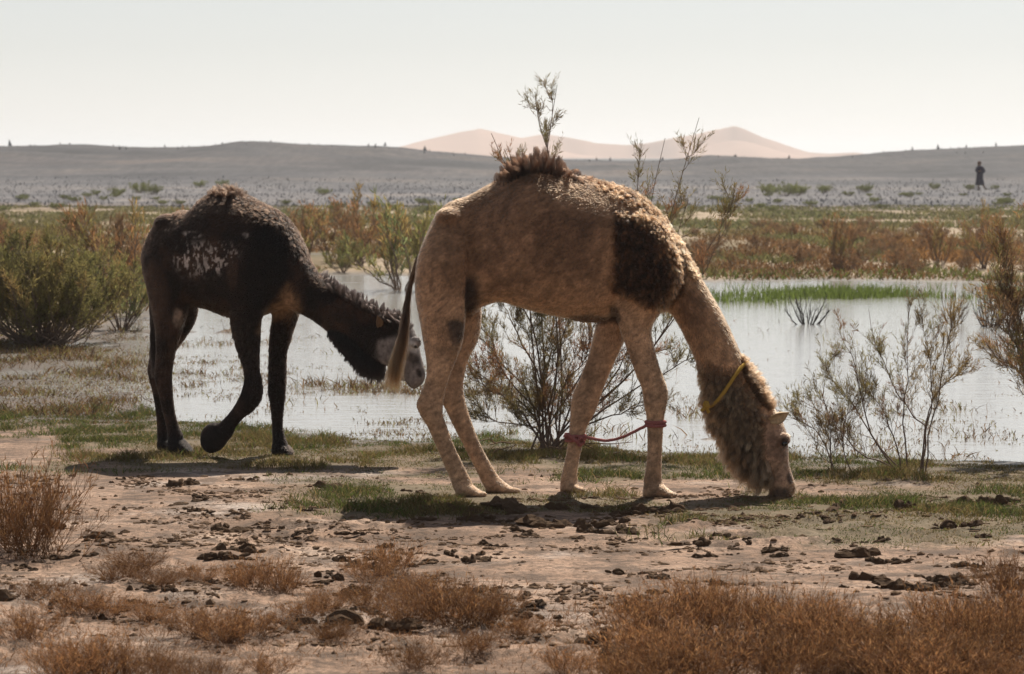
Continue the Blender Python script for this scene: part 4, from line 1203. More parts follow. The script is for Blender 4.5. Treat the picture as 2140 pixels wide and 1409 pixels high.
# ---- dead sticks lying round its foot
def sticks():
    R = np.random.default_rng(77)
    for k in range(16):
        u, v = 1150 + R.normal(0, 75), R.uniform(925, 962)
        p = gpt(u, v, 0.012)
        a = R.normal(0, .5) + (math.pi if R.random() < .5 else 0); L = R.uniform(.12, .34)
        s = np.linspace(0, 1, 6)
        P = np.stack([np.cos(a) * L * s, np.sin(a) * L * s, .012 + R.uniform(.0, .22) * L * s], 1)[None] + np.cumsum(R.normal(0, .012, (1, 6, 3)), 1)
        q, _ = grow(R, P, 3, .3, .95, .05, .12, .6, 0.05, K=4)
        v1, s1 = tubes(P, rad(P, .0055, .002), 5); v2, s2 = tubes(q, rad(q, .002, .0008), 3)
        o = link('dead_stick', mesh_np('dead_stick', np.vstack([v1, v2]), np.vstack([s1, s2 + len(v1)])), M_twig, None, p.tolist())
        tag(o, 'dry fallen stick lying round the foot of the big tamarisk', 'stick', 'dead sticks under the big tamarisk')
sticks()

# ---- tamarisk sapling right of the grazing head
R = np.random.default_rng(22)
b = gpt(1925, 988); Yb = b[1]
lines = [[(1923, 992), (1932, 894), (1945, 835), (1936, 791), (1928, 732), (1915, 650)], [(1925, 992), (1934, 894), (1958, 800), (1975, 720), (1990, 660)], [(1922, 990), (1931, 895), (1904, 865), (1879, 824), (1856, 765), (1834, 717), (1823, 645)],
         [(1895, 985), (1886, 872), (1897, 780), (1903, 648)], [(1882, 980), (1827, 909), (1805, 828), (1783, 761), (1760, 715), (1715, 755)], [(1880, 985), (1830, 930), (1790, 850), (1755, 800), (1735, 770)], [(1880, 985), (1800, 945), (1750, 890), (1700, 850)], [(1756, 1022), (1735, 950), (1700, 895), (1665, 880)],
         [(1757, 1022), (1745, 960), (1740, 880), (1720, 810)], [(1800, 1005), (1770, 950), (1765, 880), (1790, 820)], [(1928, 985), (1945, 850), (1990, 800), (2030, 780)], [(1890, 985), (1870, 900), (1850, 840), (1800, 780)]]
st = px_stems(R, b, Yb, lines, dep=0.3, wig=2.5)
d = plant_data(R, st, sec=(15, .28, .98, .10, .34, .55), ter=(6, .15, 1, .05, .15, .6), leaf=(13, .02, .05, .0016, .5), cols=((.15, .11, .05), OLIVE, (0.2, 0.11, 0.06), OCHRE), r0=0.006)
bush('tamarisk_sapling', 'thin open tamarisk sapling on the bank right of the grazing camel head', 'sapling', b.tolist(), d)

# ---- rusty tamarisk reaching in from the right edge
R = np.random.default_rng(23)
b = gpt(2215, 965); Yb = b[1]
B0 = (2215, 968)
lines = [[B0, (2180, 860), (2140, 790), (2110, 720), (2080, 690)], [B0, (2170, 800), (2120, 700), (2085, 600)], [B0, (2190, 780), (2150, 640), (2120, 540), (2100, 500)], [B0, (2200, 760), (2180, 600), (2160, 480)], [B0, (2230, 780), (2250, 600), (2260, 500)], [B0, (2160, 830), (2100, 760), (2060, 740)],
         [B0, (2170, 770), (2130, 640), (2070, 640)], [B0, (2185, 820), (2140, 700), (2110, 620), (2060, 560)], [B0, (2260, 800), (2320, 640), (2330, 560)], [B0, (2205, 770), (2160, 640), (2135, 560)]]
st = px_stems(R, b, Yb, lines, dep=0.4)
d = plant_data(R, st, sec=(26, .25, .98, .12, .40, .6), ter=(7, .1, 1, .05, .16, .6), leaf=(9, .025, .06, .0022, .5), cols=(BROWN, OLIVE, (0.25, 0.13, 0.06), OCHRE, RUST), r0=0.009)
bush('tamarisk_bush', 'rusty orange tamarisk bush leaning in at the right edge over the water', 'bush', b.tolist(), d)

# ---- green rounded bush at the left
R = np.random.default_rng(24)
b = gpt(95, 722)
st = stem_list(R, 130, 1.25, 1.08, curve=1.1, base=0.10)
d = plant_data(R, st, sec=(9, .3, .98, .14, .36, .5), ter=(7, .1, 1, .07, .18, .55), leaf=(8, .03, .07, .0042, .5), cols=((.14, .125, .05), (.22, .20, .07), OLIVE, (.27, .22, .08), (.32, .22, .085)), r0=0.009, hue_scale=2.5)
bush('tamarisk_bush', 'dense rounded green bush at the water on the left', 'bush', b.tolist(), d)

# ---- shrubs in the marsh and on the far bank: a few kinds, copied
def variants(seed, n, h, spread, nst, sec, ter, leaf, cols, r0):
    out = []
    for k in range(n):
        R = np.random.default_rng(seed + k)
        dd = plant_data(R, stem_list(R, nst, h, spread, K=6, curve=0.5, base=0.04 * h), sec, ter, leaf, cols, r0)
        out.append((mesh_np('branches', dd[0], dd[1]), mesh_np('foliage', dd[2], dd[3], col=dd[4])))
    return out

UPR = variants(300, 3, 1.0, 0.42, 12, (5, .25, .95, .2, .5, .35), (5, .1, 1, .1, .25, .4), (5, .05, .11, .006, .3), (OCHRE, OLIVE, RUST, BROWN), 0.011)      # upright, orange
GRN = variants(320, 3, 1.0, 0.5, 14, (5, .2, .95, .2, .45, .45), (5, .1, 1, .1, .22, .45), (6, .05, .11, .007, .4), (GREEN, OLIVE, SAGE, OCHRE), 0.011)        # upright, green
BRN = variants(340, 3, 1.0, 0.8, 26, (4, .2, .95, .25, .5, .6), (4, .1, 1, .12, .25, .6), (5, .06, .13, .009, .5), (BROWN, (0.19, 0.10, 0.05), (0.13, 0.09, 0.05), RUST), 0.009)        # low brown scrub
CUS = variants(360, 3, 1.0, 1.3, 30, (4, .2, .95, .3, .6, .7), (4, .1, 1, .15, .3, .7), (6, .08, .18, .016, .6), (SAGE, GREEN, (0.12, 0.125, 0.055)), 0.010)         # green cushions
BARE = variants(380, 2, 1.0, 0.75, 12, (3, .3, .95, .2, .45, .5), (3, .2, 1, .1, .25, .5), (1, .03, .06, .003, .4), (BROWN, OLIVE), 0.03)                        # nearly leafless

def put(kind, k, u, v, h, label, group=None, name='shrub', wide=1.0, rz=None, bark=None):
    b = gpt(u, v)
    root, _ = bush(name, label, 'shrub', b.tolist(), None, bark=bark, meshes=kind[k % len(kind)], group=group)
    root.scale = (h * wide, h * wide, h)
    root.rotation_euler = (0, 0, random.uniform(0, 6.28) if rz is None else rz)
    return root

M_wetbark = m_plain('wet dark bark', (0.025, 0.018, 0.016), 0.6, 0.3, 0.3, 120, 0.3)
put(BARE, 0, 1688, 692, 0.52, 'leafless dark bush standing in the middle of the pond', name='drowned_bush', wide=0.75, bark=M_wetbark)
put(BARE, 1, 1990, 690, 0.55, 'bare drowned shrub in the water beside the rusty bush, left of the two', name='drowned_bush', wide=0.6)
put(BARE, 0, 2068, 698, 0.62, 'bare drowned shrub in the water beside the rusty bush, right of the two', name='drowned_bush', wide=0.6)
put(GRN, 0, 845, 618, 1.55, 'tall wispy green shrub at the water between the two camels', wide=0.95)
put(UPR, 1, 742, 546, 1.25, 'orange leaved small tree on the far bank between the two camels', wide=1.2)
put(UPR, 2, 690, 552, 1.05, 'rust orange shrub on the far bank right of the dark camel', wide=1.2)
put(UPR, 0, 640, 560, 1.1, 'orange shrub rising right behind the neck of the dark camel', wide=1.3)
put(UPR, 0, 1745, 566, 1.0, 'upright orange brown shrub standing alone on the far bank', wide=0.9)
put(UPR, 1, 2056, 562, 1.05, 'thick orange stemmed shrub on the far bank under the walking man', wide=0.9)
put(UPR, 2, 1962, 560, 0.85, 'smaller orange brown shrub on the far bank beside the thick stemmed one', wide=0.9)
put(GRN, 1, 255, 690, 1.0, 'ochre shrub between the green bush and the dark camel, nearest the water', wide=0.75)
put(UPR, 1, 285, 660, 1.25, 'orange shrub between the green bush and the dark camel, behind the ochre one', wide=0.9)
put(UPR, 2, 215, 640, 1.3, 'orange shrub rising behind the dense green bush on the left', wide=1.1)

random.seed(5)
Rg = np.random.default_rng(55)
spots = []
for k in range(46):          # rust and ochre scrub behind the camels, thinning to the right
    u = Rg.uniform(-60, 1000); v = Rg.uniform(468, 590) if u > 330 else Rg.uniform(480, 640)
    spots.append((UPR if Rg.random() < .6 else GRN, u, v, Rg.uniform(.4, .85), 1.2))
for k in range(52):
    u = Rg.uniform(1380, 2200); v = Rg.uniform(478, 572)
    spots.append((BRN if Rg.random() < .75 else UPR, u, v, Rg.uniform(.18, .40), 1.5))
G1 = 'scrub of the marshy belt behind the pond'
for k, (kd, u, v, h, w) in enumerate(spots):
    lb = ('left of the dark camel' if u < 330 else 'behind the dark camel and its neck' if u < 700 else 'between the two camels' if u < 1000 else 'right of the tan camel')
    dp = 'nearer the pond' if v > 515 else 'nearer the gravel plain'
    nm = 'upright orange scrub shrub' if kd is UPR else 'upright olive scrub shrub' if kd is GRN else 'low brown scrub shrub'
    put(kd, k, u, v, h, '%s %s, %s' % (nm, lb, dp), G1 + ', ' + lb + ', ' + nm + ', ' + dp, wide=w)
def zone_of(u):
    return 'left of the dark camel' if u < 330 else 'above the dark camel' if u < 680 else 'between the camels' if u < 1000 else 'behind the tan camel' if u < 1480 else 'below the peaked dune' if u < 1820 else 'near the walking person'
G2 = 'low green cushions at the edge of the gravel plain'
for k in range(70):
    u = Rg.uniform(-50, 2200); v = 408 + 38 * Rg.random() ** 1.3
    if 330 < u < 900: v = max(v, 428)
    put(CUS, k, u, v, Rg.uniform(.12, .26), 'low sage green cushion plant at the gravel edge %s' % zone_of(u), G2 + ' ' + zone_of(u), name='cushion_plant', wide=1.25)
TUFT = ['left third of the large green tuft on the gravel below the peaked dune', 'middle of the large green tuft on the gravel below the peaked dune', 'right third of the large green tuft on the gravel below the peaked dune', 'small dark green tuft on the gravel right of the large tuft', 'round green tuft on the gravel halfway from large tuft to person',
        'little green tuft on the gravel left of the walking person', 'green tuft at the feet of the walking person, left side', 'tiny green tuft just right of the walking person', 'green tuft on the gravel left of the widest left hand tuft', 'widest green tuft on the gravel left of the dark camel', 'green tuft touching the widest left hand tuft on its right',
        'green tuft on the gravel just left of the dark hump', 'green tuft on the gravel right above the dark hump', 'lone green tuft on the gravel between the two humps', 'leftmost tiny green tuft on the gravel plain']
for k, (u, v, h) in enumerate(((1608, 408, .55), (1640, 410, .6), (1668, 409, .5), (1722, 404, .42), (1808, 402, .42), (1952, 397, .36), (2026, 398, .34), (2078, 396, .25), (245, 410, .38), (292, 404, .55), (318, 406, .45), (418, 392, .4), (466, 390, .4), (676, 408, .35), (200, 408, .25))):
    put(CUS, k, u, v, h, TUFT[k], None, name='green_tuft', wide=1.0)

# ---- dry brown shrubs of the foreground
def dry_variant(seed, lo):
    R = np.random.default_rng(seed)
    st = stem_list(R, 70, 0.34, 0.26, K=5, curve=0.4, base=0.05)
    q2, _ = grow(R, st, 5, .15, .95, .08, .18, .5, 0.35, K=4)
    v1, s1 = tubes(st, rad(st, .0016, .0006), 3); 
    v2, s2 = tubes(q2, rad(q2, .0010, .0004), 3)
    lv, lt, idx = slivers(R, q2, 6, .015, .05, .0016, .5, 0.3)
    cols = np.array([(0.26, 0.125, 0.05), (0.33, 0.18, 0.08), (0.20, 0.09, 0.04), (0.25, 0.13, 0.06)])
    lc = np.repeat(cols[R.integers(0, 4, len(idx))] * R.uniform(.7, 1.3, (len(idx), 1)), 4, 0)
    return mesh_np('twigs', np.vstack([v1, v2]), np.vstack([s1, s2 + len(v1)])), mesh_np('dry_leaves', lv, lt, col=lc)
DRY = [dry_variant(400 + k, 0) for k in range(5)]
M_drytwig = m_plain('dry brown twig', (0.17, 0.085, 0.04), 0.9, 0.15, 0, 60, 0.35)

def dry(k, u, v, h, label, group=None, wide=1.0):
    b = gpt(u, v)
    root = empty('dry_shrub', b.tolist()); tag(root, label, 'shrub', group)
    link('twigs', DRY[k % 5][0], M_drytwig, root); link('dry_leaves', DRY[k % 5][1], M_dry, root)
    s = h / 0.34 * (0.8 if group else 1.0); wide = wide * (1.3 if group else 1.0)
    root.scale = (s * wide, s * wide, s); root.rotation_euler = (0, 0, random.uniform(0, 6.28))
dry(0, 20, 1150, 0.50, 'tall reddish brown dry shrub at the left edge of the bare mud', wide=1.1)
dry(1, 75, 1165, 0.36, 'shorter dry shrub just right of the tall one at the left edge', wide=1.1)
G4 = 'brown dry shrubs low in the foreground'
fg = [(290, 1195, .14, 2), (250, 1215, .12, 2), (330, 1225, .12, 2), (420, 1215, .1, 1.6), (545, 1235, .22, 1), (600, 1240, .16, 1.2), (500, 1230, .12, 1.3), (820, 1200, .20, 1.1), (770, 1215, .14, 1.4), (860, 1240, .13, 1.6), (900, 1290, .24, 1.2), (960, 1310, .26, 1.2), (1010, 1305, .2, 1.2), (850, 1310, .18, 1.4),
      (780, 1270, .15, 1.5), (680, 1275, .13, 1.6), (640, 1295, .12, 1.6), (160, 1285, .16, 1.6), (60, 1335, .17, 1.5), (220, 1290, .13, 1.5), (310, 1300, .13, 1.6), (410, 1330, .15, 1.6), (470, 1345, .2, 1.3), (540, 1330, .14, 1.5), (180, 1420, .24, 1.1), (130, 1430, .2, 1.2), (240, 1425, .2, 1.2), (330, 1428, .18, 1.0), (420, 1440, .16, 1.2),
      (90, 1250, .12, 1.6), (700, 1340, .12, 1.6), (990, 1380, .13, 1.4), (1090, 1330, .12, 1.5), (870, 1400, .13, 1.4), (560, 1420, .12, 1.4), (1180, 1410, .14, 1.3)]
for k in range(30):
    u = 1260 + 900 * Rg.random(); lo = 1300 + 50 * math.sin(u / 90.0)
    fg.append((u, Rg.uniform(lo, 1450), Rg.uniform(.15, .3), Rg.uniform(1.0, 1.4)))
for u, v, h, w in ((1500, 1330, .34, .9), (1590, 1345, .3, 1), (1360, 1340, .28, 1), (1700, 1370, .32, 1), (1990, 1370, .36, .9), (2080, 1400, .3, 1)):
    fg.append((u, v, h, w))
for k, (u, v, h, w) in enumerate(fg):
    a = ('in the bottom left corner' if u < 480 else 'below the gap between the camels' if u < 720 else 'below the hind legs of the tan camel' if u < 1120 else 'in the thick patch below the front legs' if u < 1500 else 'in the thick patch below the grazing head' if u < 1800 else 'in the thick patch at the bottom right corner')
    row = 'back row' if v < 1260 else 'middle row' if v < 1350 else 'front row'
    dry(k, u, v, h, 'low brown dry shrub %s, %s' % (a, row), G4 + ', ' + a + ', ' + row, wide=w)

# ---- grasses nobody could count
def blades(name, X, H, wid, cols, lean=0.35, mat=None, label=None):
    n = len(X)
    R = np.random.default_rng(len(X))
    d = np.stack([R.normal(0, lean, n), R.normal(0, lean, n), np.ones(n)], 1); d = unit(d)
    s = unit(np.cross(d, R.normal(size=(n, 3)))) * wid[:, None]
    m = X + d * (H * 0.5)[:, None]; e = X + d * H[:, None] + np.stack([R.normal(0, .25, n) * H, R.normal(0, .25, n) * H, -0.1 * H], 1)
    V = np.stack([X - s, X + s, m - s * .8, m + s * .8, e], 1).reshape(-1, 3)
    k = np.arange(n)[:, None] * 5
    T = np.concatenate([k + np.array([[0, 1, 3]]), k + np.array([[0, 3, 2]]), k + np.array([[2, 3, 4]])], 1).reshape(-1, 3)
    o = link(name, mesh_np(name, V, T, col=np.repeat(cols, 5, 0)), mat or M_leaf)
    tag(o, label, 'grass', kind='stuff')
    return o

R = np.random.default_rng(61)
n = 950000
x = R.uniform(-6.5, 6.5, n); y = R.uniform(14.5, 25.5, n)
gm = green_mask(x, y) * sstep(0.30, 0.52, fbm2(x, y, 4.5, 3, 201))
k = R.random(n) < gm
x, y = x[k][:260000], y[k][:260000]
z = ground_z(x, y); k = z > WL - 0.01; x, y, z = x[k], y[k], z[k]
tall = fbm2(x, y, 2.0, 2, 203)
H = (0.018 + 0.06 * sstep(0.4, 0.75, tall)) * R.uniform(.5, 1.4, len(x))
hue = fbm2(x, y, 0.9, 3, 205)[:, None]
c = np.where(hue < 0.5, np.array([[0.075, 0.08, 0.024]]), np.array([[0.125, 0.095, 0.036]])) * R.uniform(.6, 1.4, (len(x), 1))
c[R.random(len(x)) < .14] = (0.24, 0.165, 0.075)
c[R.random(len(x)) < .10] = (0.085, 0.125, 0.025)
blades('grass', np.stack([x, y, z - .005], 1), H, np.full(len(x), .0022), c, 0.6, label='short green and yellow grass along the near bank')

R = np.random.default_rng(62)
n = 9500
u = R.uniform(1380, 2160, n); v = R.normal(620, 8, n)
p = G(u, v, WL); dens = fbm2(p[:, 0], p[:, 1], 0.6, 3, 211)
k = (R.random(n) < sstep(0.38, 0.62, dens)); p = p[k]
H = R.uniform(.05, .2, len(p))
c = np.array([[0.13, 0.17, 0.04]]) * R.uniform(.6, 1.4, (len(p), 1))
blades('reeds', p, H, np.full(len(p), .006), c, 0.18, label='band of green reeds standing in the water near the far shore')

R = np.random.default_rng(63)
n = 520000
x = R.uniform(-9, 9, n); y = R.uniform(18.8, 36, n)
sd = poly_sd(x, y, POND)
swz = sstep(-0.115, -0.138, x / y) * sstep(21.0, 22.5, y) * (1 - sstep(31.5, 33, y))
mat_ = sstep(0.50, 0.62, fbm2(x, y * 0.6, 1.5, 4, 221)); fine_ = sstep(0.50, 0.66, fbm2(x, y, 5.0, 2, 222))
den = np.exp(-np.clip(sd, 0, 99) / 0.8) * 0.5 * mat_ * (0.3 + fine_) + 1.3 * swz * sstep(0.26, 0.44, fbm2(x, y * 0.5, 0.9, 4, 223)) * (0.45 + fine_) + 0.35 * sstep(-1.4, -3.0, x) * mat_ * (y > 21) * (0.15 + fine_) + 1.0 * (x < 0.6) * sstep(0.48, 0.60, fbm2(x, y * 0.6, 1.2, 3, 225)) * (y < 28) * (0.15 + fine_) + 0.22 * (x > 0.6) * (y < 24.5) * sstep(0.47, 0.60, fbm2(x, y * 0.6, 1.2, 3, 226)) + 0.004
k = ((sd > -0.1) | (swz > 0.3)) & (R.random(n) < den)
x, y = x[k], y[k]
tallw = fbm2(x, y, 1.1, 2, 227)
H = 0.01 + R.random(len(x)) ** 1.6 * (0.035 + 0.13 * sstep(0.45, 0.7, tallw)) 
c = np.array([[0.12, 0.07, 0.034]]) * R.uniform(.3, 1.5, (len(x), 1))
c[R.random(len(x)) < .25] = (0.15, 0.13, 0.045)
blades('water_weeds', np.stack([x, y, np.maximum(ground_z(x, y), WL) - .006], 1), H, R.uniform(.002, .0048, len(x)), c, 0.7, label='brown weed stems standing in the shallow water')

R = np.random.default_rng(64)
n = 270000
y = 44 + 72 * R.random(n) ** 1.3; x = R.uniform(-1, 1, n) * (y * 0.37)
left = sstep(-2, -8, x - 0)
y = y - 14 * left * (y < 60) * R.random(n)
k = (poly_sd(x, y, POND) < -0.2) & (R.random(n) < sstep(0.36, 0.58, fbm2(x, y * 0.4, 0.45, 3, 231)))
x, y = x[k], y[k]
pat = fbm2(x, y * 0.45, 0.22, 3, 233)
H = R.uniform(.03, .22, len(x)) * (0.4 + 1.2 * pat) * (1 - .45 * sstep(85, 110, y))
gr = sstep(62, 82, y)[:, None]
c = np.where(pat[:, None] < .46, np.array([[0.17, 0.095, 0.045]]), np.where(pat[:, None] < .54, np.array([[0.14, 0.13, 0.05]]), np.array([[0.22, 0.115, 0.045]])))
c = c * (1 - gr * .8) + np.array([[0.145, 0.15, 0.07]]) * gr * .8
c = c * R.uniform(.6, 1.4, (len(x), 1))
nearw = (poly_sd(x, y, POND) > -3.0) & (R.random(len(x)) < .45)
c[nearw] = np.array([0.11, 0.125, 0.03]) * R.uniform(.7, 1.3, (nearw.sum(), 1))
blades('marsh_scrub', np.stack([x, y, ground_z(x, y) - .01], 1), H, 0.00028 * y, c, 0.5, label='low brown and olive ground cover of the belt beyond the pond')

R = np.random.default_rng(68)
n = 120000
x = R.uniform(-3.6, 3.6, n); y = R.uniform(10.4, 15.2, n)
u, v = PX(np.stack([x, y, 0 * x], -1))
dn = sstep(1150, 1260, v) * sstep(0.40, 0.60, fbm2(x, y, 1.0, 3, 261)) * (1 - 0.9 * sstep(1000, 1150, u) * sstep(1290, 1250, v)) + 0.8 * sstep(1200, 1500, u) * sstep(1290, 1340, v)
k = R.random(n) < dn * 0.45
x, y = x[k], y[k]
H = R.uniform(.012, .06, len(x)) * (0.5 + fbm2(x, y, 2.0, 2, 263))
c = np.array([[0.25, 0.125, 0.055]]) * R.uniform(.55, 1.5, (len(x), 1))
blades('dry_grass', np.stack([x, y, ground_z(x, y) - .004], 1), H, R.uniform(.0008, .0018, len(x)), c, 0.7, mat=M_dry, label='thin brown dry grass between the foreground shrubs')

# ---- stones on the gravel plain
def stones():
    R = np.random.default_rng(65)
    n = 11000
    y = 112 + 110 * R.random(n) ** 1.25; x = R.uniform(-1, 1, n) * y * 0.24
    z = ground_z(x, y)
    nc = 260
    y[:nc] = R.uniform(300, 336, nc); x[:nc] = R.uniform(-75, 75, nc); z = ground_z(x, y)
    s = R.uniform(.02, .05, n) * (1 + 4.0 * R.random(n) ** 2 * (np.arange(n) < nc)) * (1 + .5 * (R.random(n) < .08))
    hgt = s * R.uniform(.8, 3.0, n)
    a = R.uniform(0, 6.28, n)
    V = []
    for q in range(4):
        r = s * R.uniform(.7, 1.3, n)
        V.append(np.stack([x + np.cos(a + q * 1.57) * r, y + np.sin(a + q * 1.57) * r, z - .01], 1))
    V.append(np.stack([x + R.normal(0, .3, n) * s, y + R.normal(0, .3, n) * s, z + hgt], 1))
    V = np.stack(V, 1).reshape(-1, 3); k = np.arange(n)[:, None] * 5
    T = np.concatenate([k + np.array([[i, (i + 1) % 4, 4]]) for i in range(4)], 1).reshape(-1, 3)
    col = np.repeat(np.array([[0.14, 0.135, 0.14]]) * R.uniform(.55, 1.45, (n, 1)), 5, 0)
    m, nt, out = mat_new('plain stones')
    at = N_(nt, 'ShaderNodeAttribute', attribute_name='tint'); p = N_(nt, 'ShaderNodeBsdfPrincipled'); p.inputs['Roughness'].default_value = .8
    nt.links.new(at.outputs['Color'], p.inputs['Base Color']); nt.links.new(p.outputs[0], out.inputs['Surface'])
    tag(link('desert_stones', mesh_np('desert_stones', V, T, False, col), m), 'scattered grey stones over the gravel plain', 'stones', kind='stuff')
stones()

# ---- clods of trampled mud, parts of the ground
M_clod = m_plain('crumbly mud', (0.125, 0.078, 0.047), 0.95, 0.1, 1.0, 45, 0.5)
def clod_mesh(seed):
    """a ragged heap of crumbled lumps, longer than wide"""
    R = np.random.default_rng(seed)
    VV, TT, n = [], [], 0
    for k in range(R.integers(4, 8)):
        bm = bmesh.new(); bmesh.ops.create_icosphere(bm, subdivisions=2, radius=1.0)
        P = np.array([v.co[:] for v in bm.verts]); T = np.array([[q.index for q in f.verts] for f in bm.faces]); bm.free()
        nn = fbm3(P + seed * 3.1 + 7 * k, 2.1, 4, seed + k, 0.75)
        P = P * (0.15 + 1.7 * nn)[:, None] * R.uniform(.3, .75)
        P[:, 2] = np.where(P[:, 2] > 0, P[:, 2] * R.uniform(.6, 1.1), P[:, 2] * 0.3)
        P = P + np.array([R.normal(0, .95), R.normal(0, .4), 0])
        VV.append(P); TT.append(T + n); n += len(P)
    me = mesh_np('mud_clod', np.vstack(VV), np.vstack(TT), False)
    me.materials.append(M_clod)
    return me
CLODS = [clod_mesh(500 + k) for k in range(14)]
R = np.random.default_rng(66)
cl = []
while len(cl) < 290:
    u, v = R.uniform(-20, 2170), R.uniform(1000, 1330)
    w = sstep(1000, 1040, v) * (1 - sstep(1230, 1330, v)) * (0.25 + 0.75 * (fbm2(np.array(u), np.array(v * 3.0), 1 / 170.0, 3, 241) > 0.48))
    if u < 700: w *= (1 - .55 * sstep(1180, 1230, v))
    if 850 < u < 1680 and v < 1062: w *= .12
    if R.random() < w:
        r = R.uniform(.012, .026) * (1 + 1.5 * R.random() ** 3)
        cl.append((u, v, r))
        for q in range(R.integers(0, 4)):       # crumbs lie in rows and heaps
            cl.append((u + R.normal(0, 40), v + R.normal(0, 5), r * R.uniform(.5, 1)))
cl = cl[:300] + [(20, 1262, .05), (640, 1310, .05), (735, 1312, .055), (700, 1330, .03), (1270, 1345, .05), (1300, 1370, .06), (1130, 1300, .035), (1210, 1350, .05), (300, 1230, .028), (335, 1238, .03), (1900, 1235, .05), (1870, 1228, .035), (880, 1090, .03)]
pts = G(np.array([c[0] for c in cl]), np.array([c[1] for c in cl]), 0.0)
zz = ground_z(pts[:, 0], pts[:, 1])
for k, (c, p, z0) in enumerate(zip(cl, pts, zz)):
    o = bpy.data.objects.new('mud_clod', CLODS[k % 14]); COL.objects.link(o); o.parent = ground
    o.location = (p[0], p[1], z0 + c[2] * .05)
    o.rotation_euler = (R.uniform(-.2, .2), R.uniform(-.2, .2), R.uniform(0, 6.28) if k % 3 == 0 else R.normal(0, .4))
    o.scale = (c[2] * R.uniform(1.1, 2.1), c[2] * R.uniform(.7, 1.1), c[2] * R.uniform(.9, 1.6))
def crumbs():
    R = np.random.default_rng(67)
    n = 80000
    x = R.uniform(-3.8, 3.8, n); y = R.uniform(11.2, 18, n)
    rdg = 1 - np.abs(fbm2(x, y * 1.6, 1.1, 3, 253) - 0.5) * 9
    k = R.random(n) < 0.04 + np.clip(rdg, 0, 1) * sstep(.40, .56, fbm2(x, y, .8, 3, 251)) * .96
    x, y = x[k], y[k]; n = len(x); z = ground_z(x, y)
    s = .003 + .017 * R.random(n) ** 4
    bm = bmesh.new(); bmesh.ops.create_icosphere(bm, subdivisions=1, radius=1.0)
    o8 = np.array([q.co[:] for q in bm.verts]); t8 = np.array([[q.index for q in f.verts] for f in bm.faces]); bm.free()
    V = o8[None] * R.uniform(.55, 1.35, (n, len(o8), 1))
    V = V * np.stack([R.uniform(.9, 1.9, n), R.uniform(.7, 1.2, n), R.uniform(.45, .95, n)], 1)[:, None, :]
    V = np.stack([x, y, z], 1)[:, None] + s[:, None, None] * V
    T = (np.arange(n)[:, None, None] * len(o8) + t8[None]).reshape(-1, 3)
    o = link('mud_crumbs', mesh_np('mud_crumbs', V.reshape(-1, 3), T, False), M_clod, ground)
    o['kind'] = 'stuff'
crumbs()
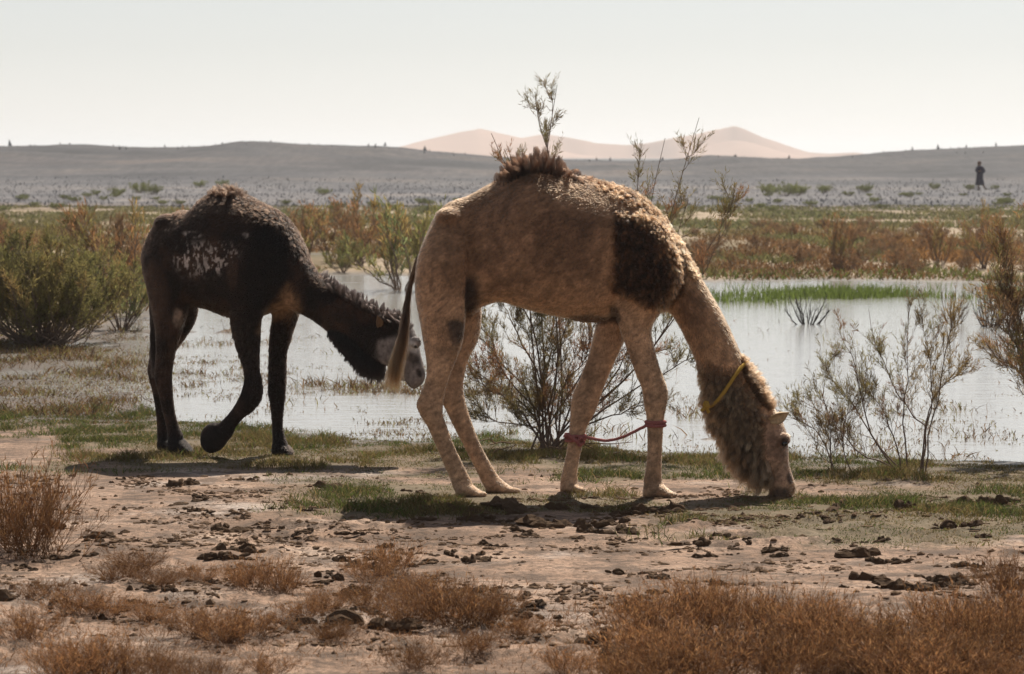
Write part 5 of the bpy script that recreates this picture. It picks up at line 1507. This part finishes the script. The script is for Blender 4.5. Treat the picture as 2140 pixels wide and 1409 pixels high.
# ------------------------------------------------------------------ the walking man far off on the plain
def walker():
    YP = float(gpt(2048, 398)[1])
    B = Body(YP)
    def w(m): return m
    # body: head, neck, trunk, arms folded in front, legs in mid stride
    B.tube([(2044, 338.5, 2050, 338.5, .06, 0), (2043.2, 341, 2050.5, 341, .085, 0), (2043.8, 344.5, 2050, 344.5, .075, 0), (2045, 346.5, 2049.5, 346.5, .055, 0), (2043, 349.5, 2053, 349.5, .11, 0), (2042, 354, 2054.5, 354, .14, 0), (2042.5, 361, 2054, 361, .13, 0), (2042.5, 368, 2053.5, 368, .15, 0)], n=14, sub=3)
    for s_, L in ((-1, -.09), (1, .09)):
        if s_ < 0: leg = [(2043, 366, 2049, 366, .085, L), (2043, 376, 2048, 376, .07, L), (2043, 384, 2047, 384, .055, L), (2043.4, 392, 2046.4, 392, .045, L), (2043.4, 397, 2046.6, 397, .045, L)]
        else: leg = [(2047, 366, 2053, 366, .085, L), (2049, 376, 2054, 376, .07, L), (2052, 384, 2056.6, 384, .055, L), (2055, 391, 2058.6, 391, .048, L), (2056.6, 394, 2060.4, 394.5, .048, L)]
        B.tube(leg, n=10, sub=3)
    B.tube([(2040, 350, 2044, 349, .06, -.14), (2038.8, 355, 2042.6, 355, .055, -.18), (2040, 359, 2043, 360, .045, -.2), (2044, 357, 2045, 360, .035, -.2), (2048, 355.5, 2048.6, 358, .03, -.19)], n=10, sub=3)
    B.tube([(2052, 349, 2056, 351, .06, .12), (2054.6, 355, 2058.6, 356, .055, .1), (2054.5, 358, 2057.5, 360, .045, .0), (2051, 356, 2051.5, 359, .035, -.12), (2048.5, 354.5, 2049, 357, .03, -.18)], n=10, sub=3)
    me = B.fuse('body', 0.018, 4)
    V, Nn, T = mesh_arrays(me)
    root = empty('person', gpt(2048, 398).tolist()); off = np.array(root.location)
    zmin = V[:, 2].min()
    sh = np.array([0, 0, off[2] - zmin + 0.005])
    tag(root, 'person in a long dark robe and headscarf walking across the gravel plain', 'person')
    set_tint(me, np.tile(np.array([0.16, 0.085, 0.055]), (len(V), 1)))
    me.vertices.foreach_set('co', (V + sh - off).astype(np.float32).ravel()); me.update()
    link('body', me, M_hide, root)
    M_robe = m_plain('dark purple cloth', (0.026, 0.018, 0.042), 0.95, 0.1, 0.3, 12, 0.3)
    M_scarf = m_plain('brown scarf', (0.10, 0.04, 0.022), 0.95, 0.1, 0.4, 30, 0.4)
    M_shoe = m_plain('worn leather', (0.05, 0.03, 0.02), 0.8, 0.2, 0, 30, 0.2)
    B2 = Body(YP)
    B2.tube([(2043.5, 346.5, 2051.5, 346.5, .09, 0), (2041, 349, 2055.5, 349, .15, 0), (2041, 354, 2056, 354, .18, 0), (2041, 361, 2055, 361, .175, 0), (2040.6, 370, 2054.5, 370, .19, 0), (2040, 377, 2055.5, 377, .21, 0), (2038.6, 386, 2057.5, 385.5, .23, 0)], n=22, sub=3)
    B2.tube([(2040, 348.5, 2045, 348, .075, -.13), (2038, 355, 2043, 355, .07, -.19), (2039.5, 359.5, 2043.5, 361, .06, -.21), (2044, 356, 2045, 361, .05, -.2)], n=10, sub=3)
    B2.tube([(2051.5, 348, 2056.5, 350, .075, .11), (2054, 355, 2059.2, 356, .07, .09), (2054, 358, 2057.6, 361, .06, -.02), (2050.5, 355.5, 2051.5, 360, .05, -.13)], n=10, sub=3)
    rm = B2.fuse('robe', 0.018, 3)
    V, Nn, T = mesh_arrays(rm)
    a = np.arctan2(V[:, 1] - YP, V[:, 0] - off[0])
    fold = 0.014 * np.sin(a * 9 + 2 * V[:, 2]) * sstep(1.1, 0.3, V[:, 2] - off[2])
    V = V + Nn * fold[:, None] + sh - off
    rm.vertices.foreach_set('co', V.astype(np.float32).ravel()); rm.update()
    link('robe', rm, M_robe, root)
    B3 = Body(YP)
    B3.tube([(2045, 336.6, 2049, 336.6, .05, .01), (2042.7, 338.2, 2050.9, 338.2, .105, .01), (2042.6, 341, 2050.9, 340.4, .108, .02), (2043, 344, 2048, 343, .09, .05), (2042.8, 347.5, 2051, 347.5, .10, .03), (2042, 349.5, 2052.5, 349.5, .12, .02)], n=16, sub=3)
    sm = B3.fuse('headscarf', 0.015, 3)
    V, Nn, T = mesh_arrays(sm)
    sm.vertices.foreach_set('co', (V + sh - off).astype(np.float32).ravel()); sm.update()
    link('headscarf', sm, M_scarf, root)
    for (u, v, L) in ((2045.4, 398, -.09), (2059.4, 395.2, .09)):
        c = W(u, v, YP + L) + sh - off
        ball('shoe', c + np.array([0.03, -0.02, 0.035 if v > 396 else 0.02]), .07, M_shoe, root, (1.6, .75, .6))
walker()
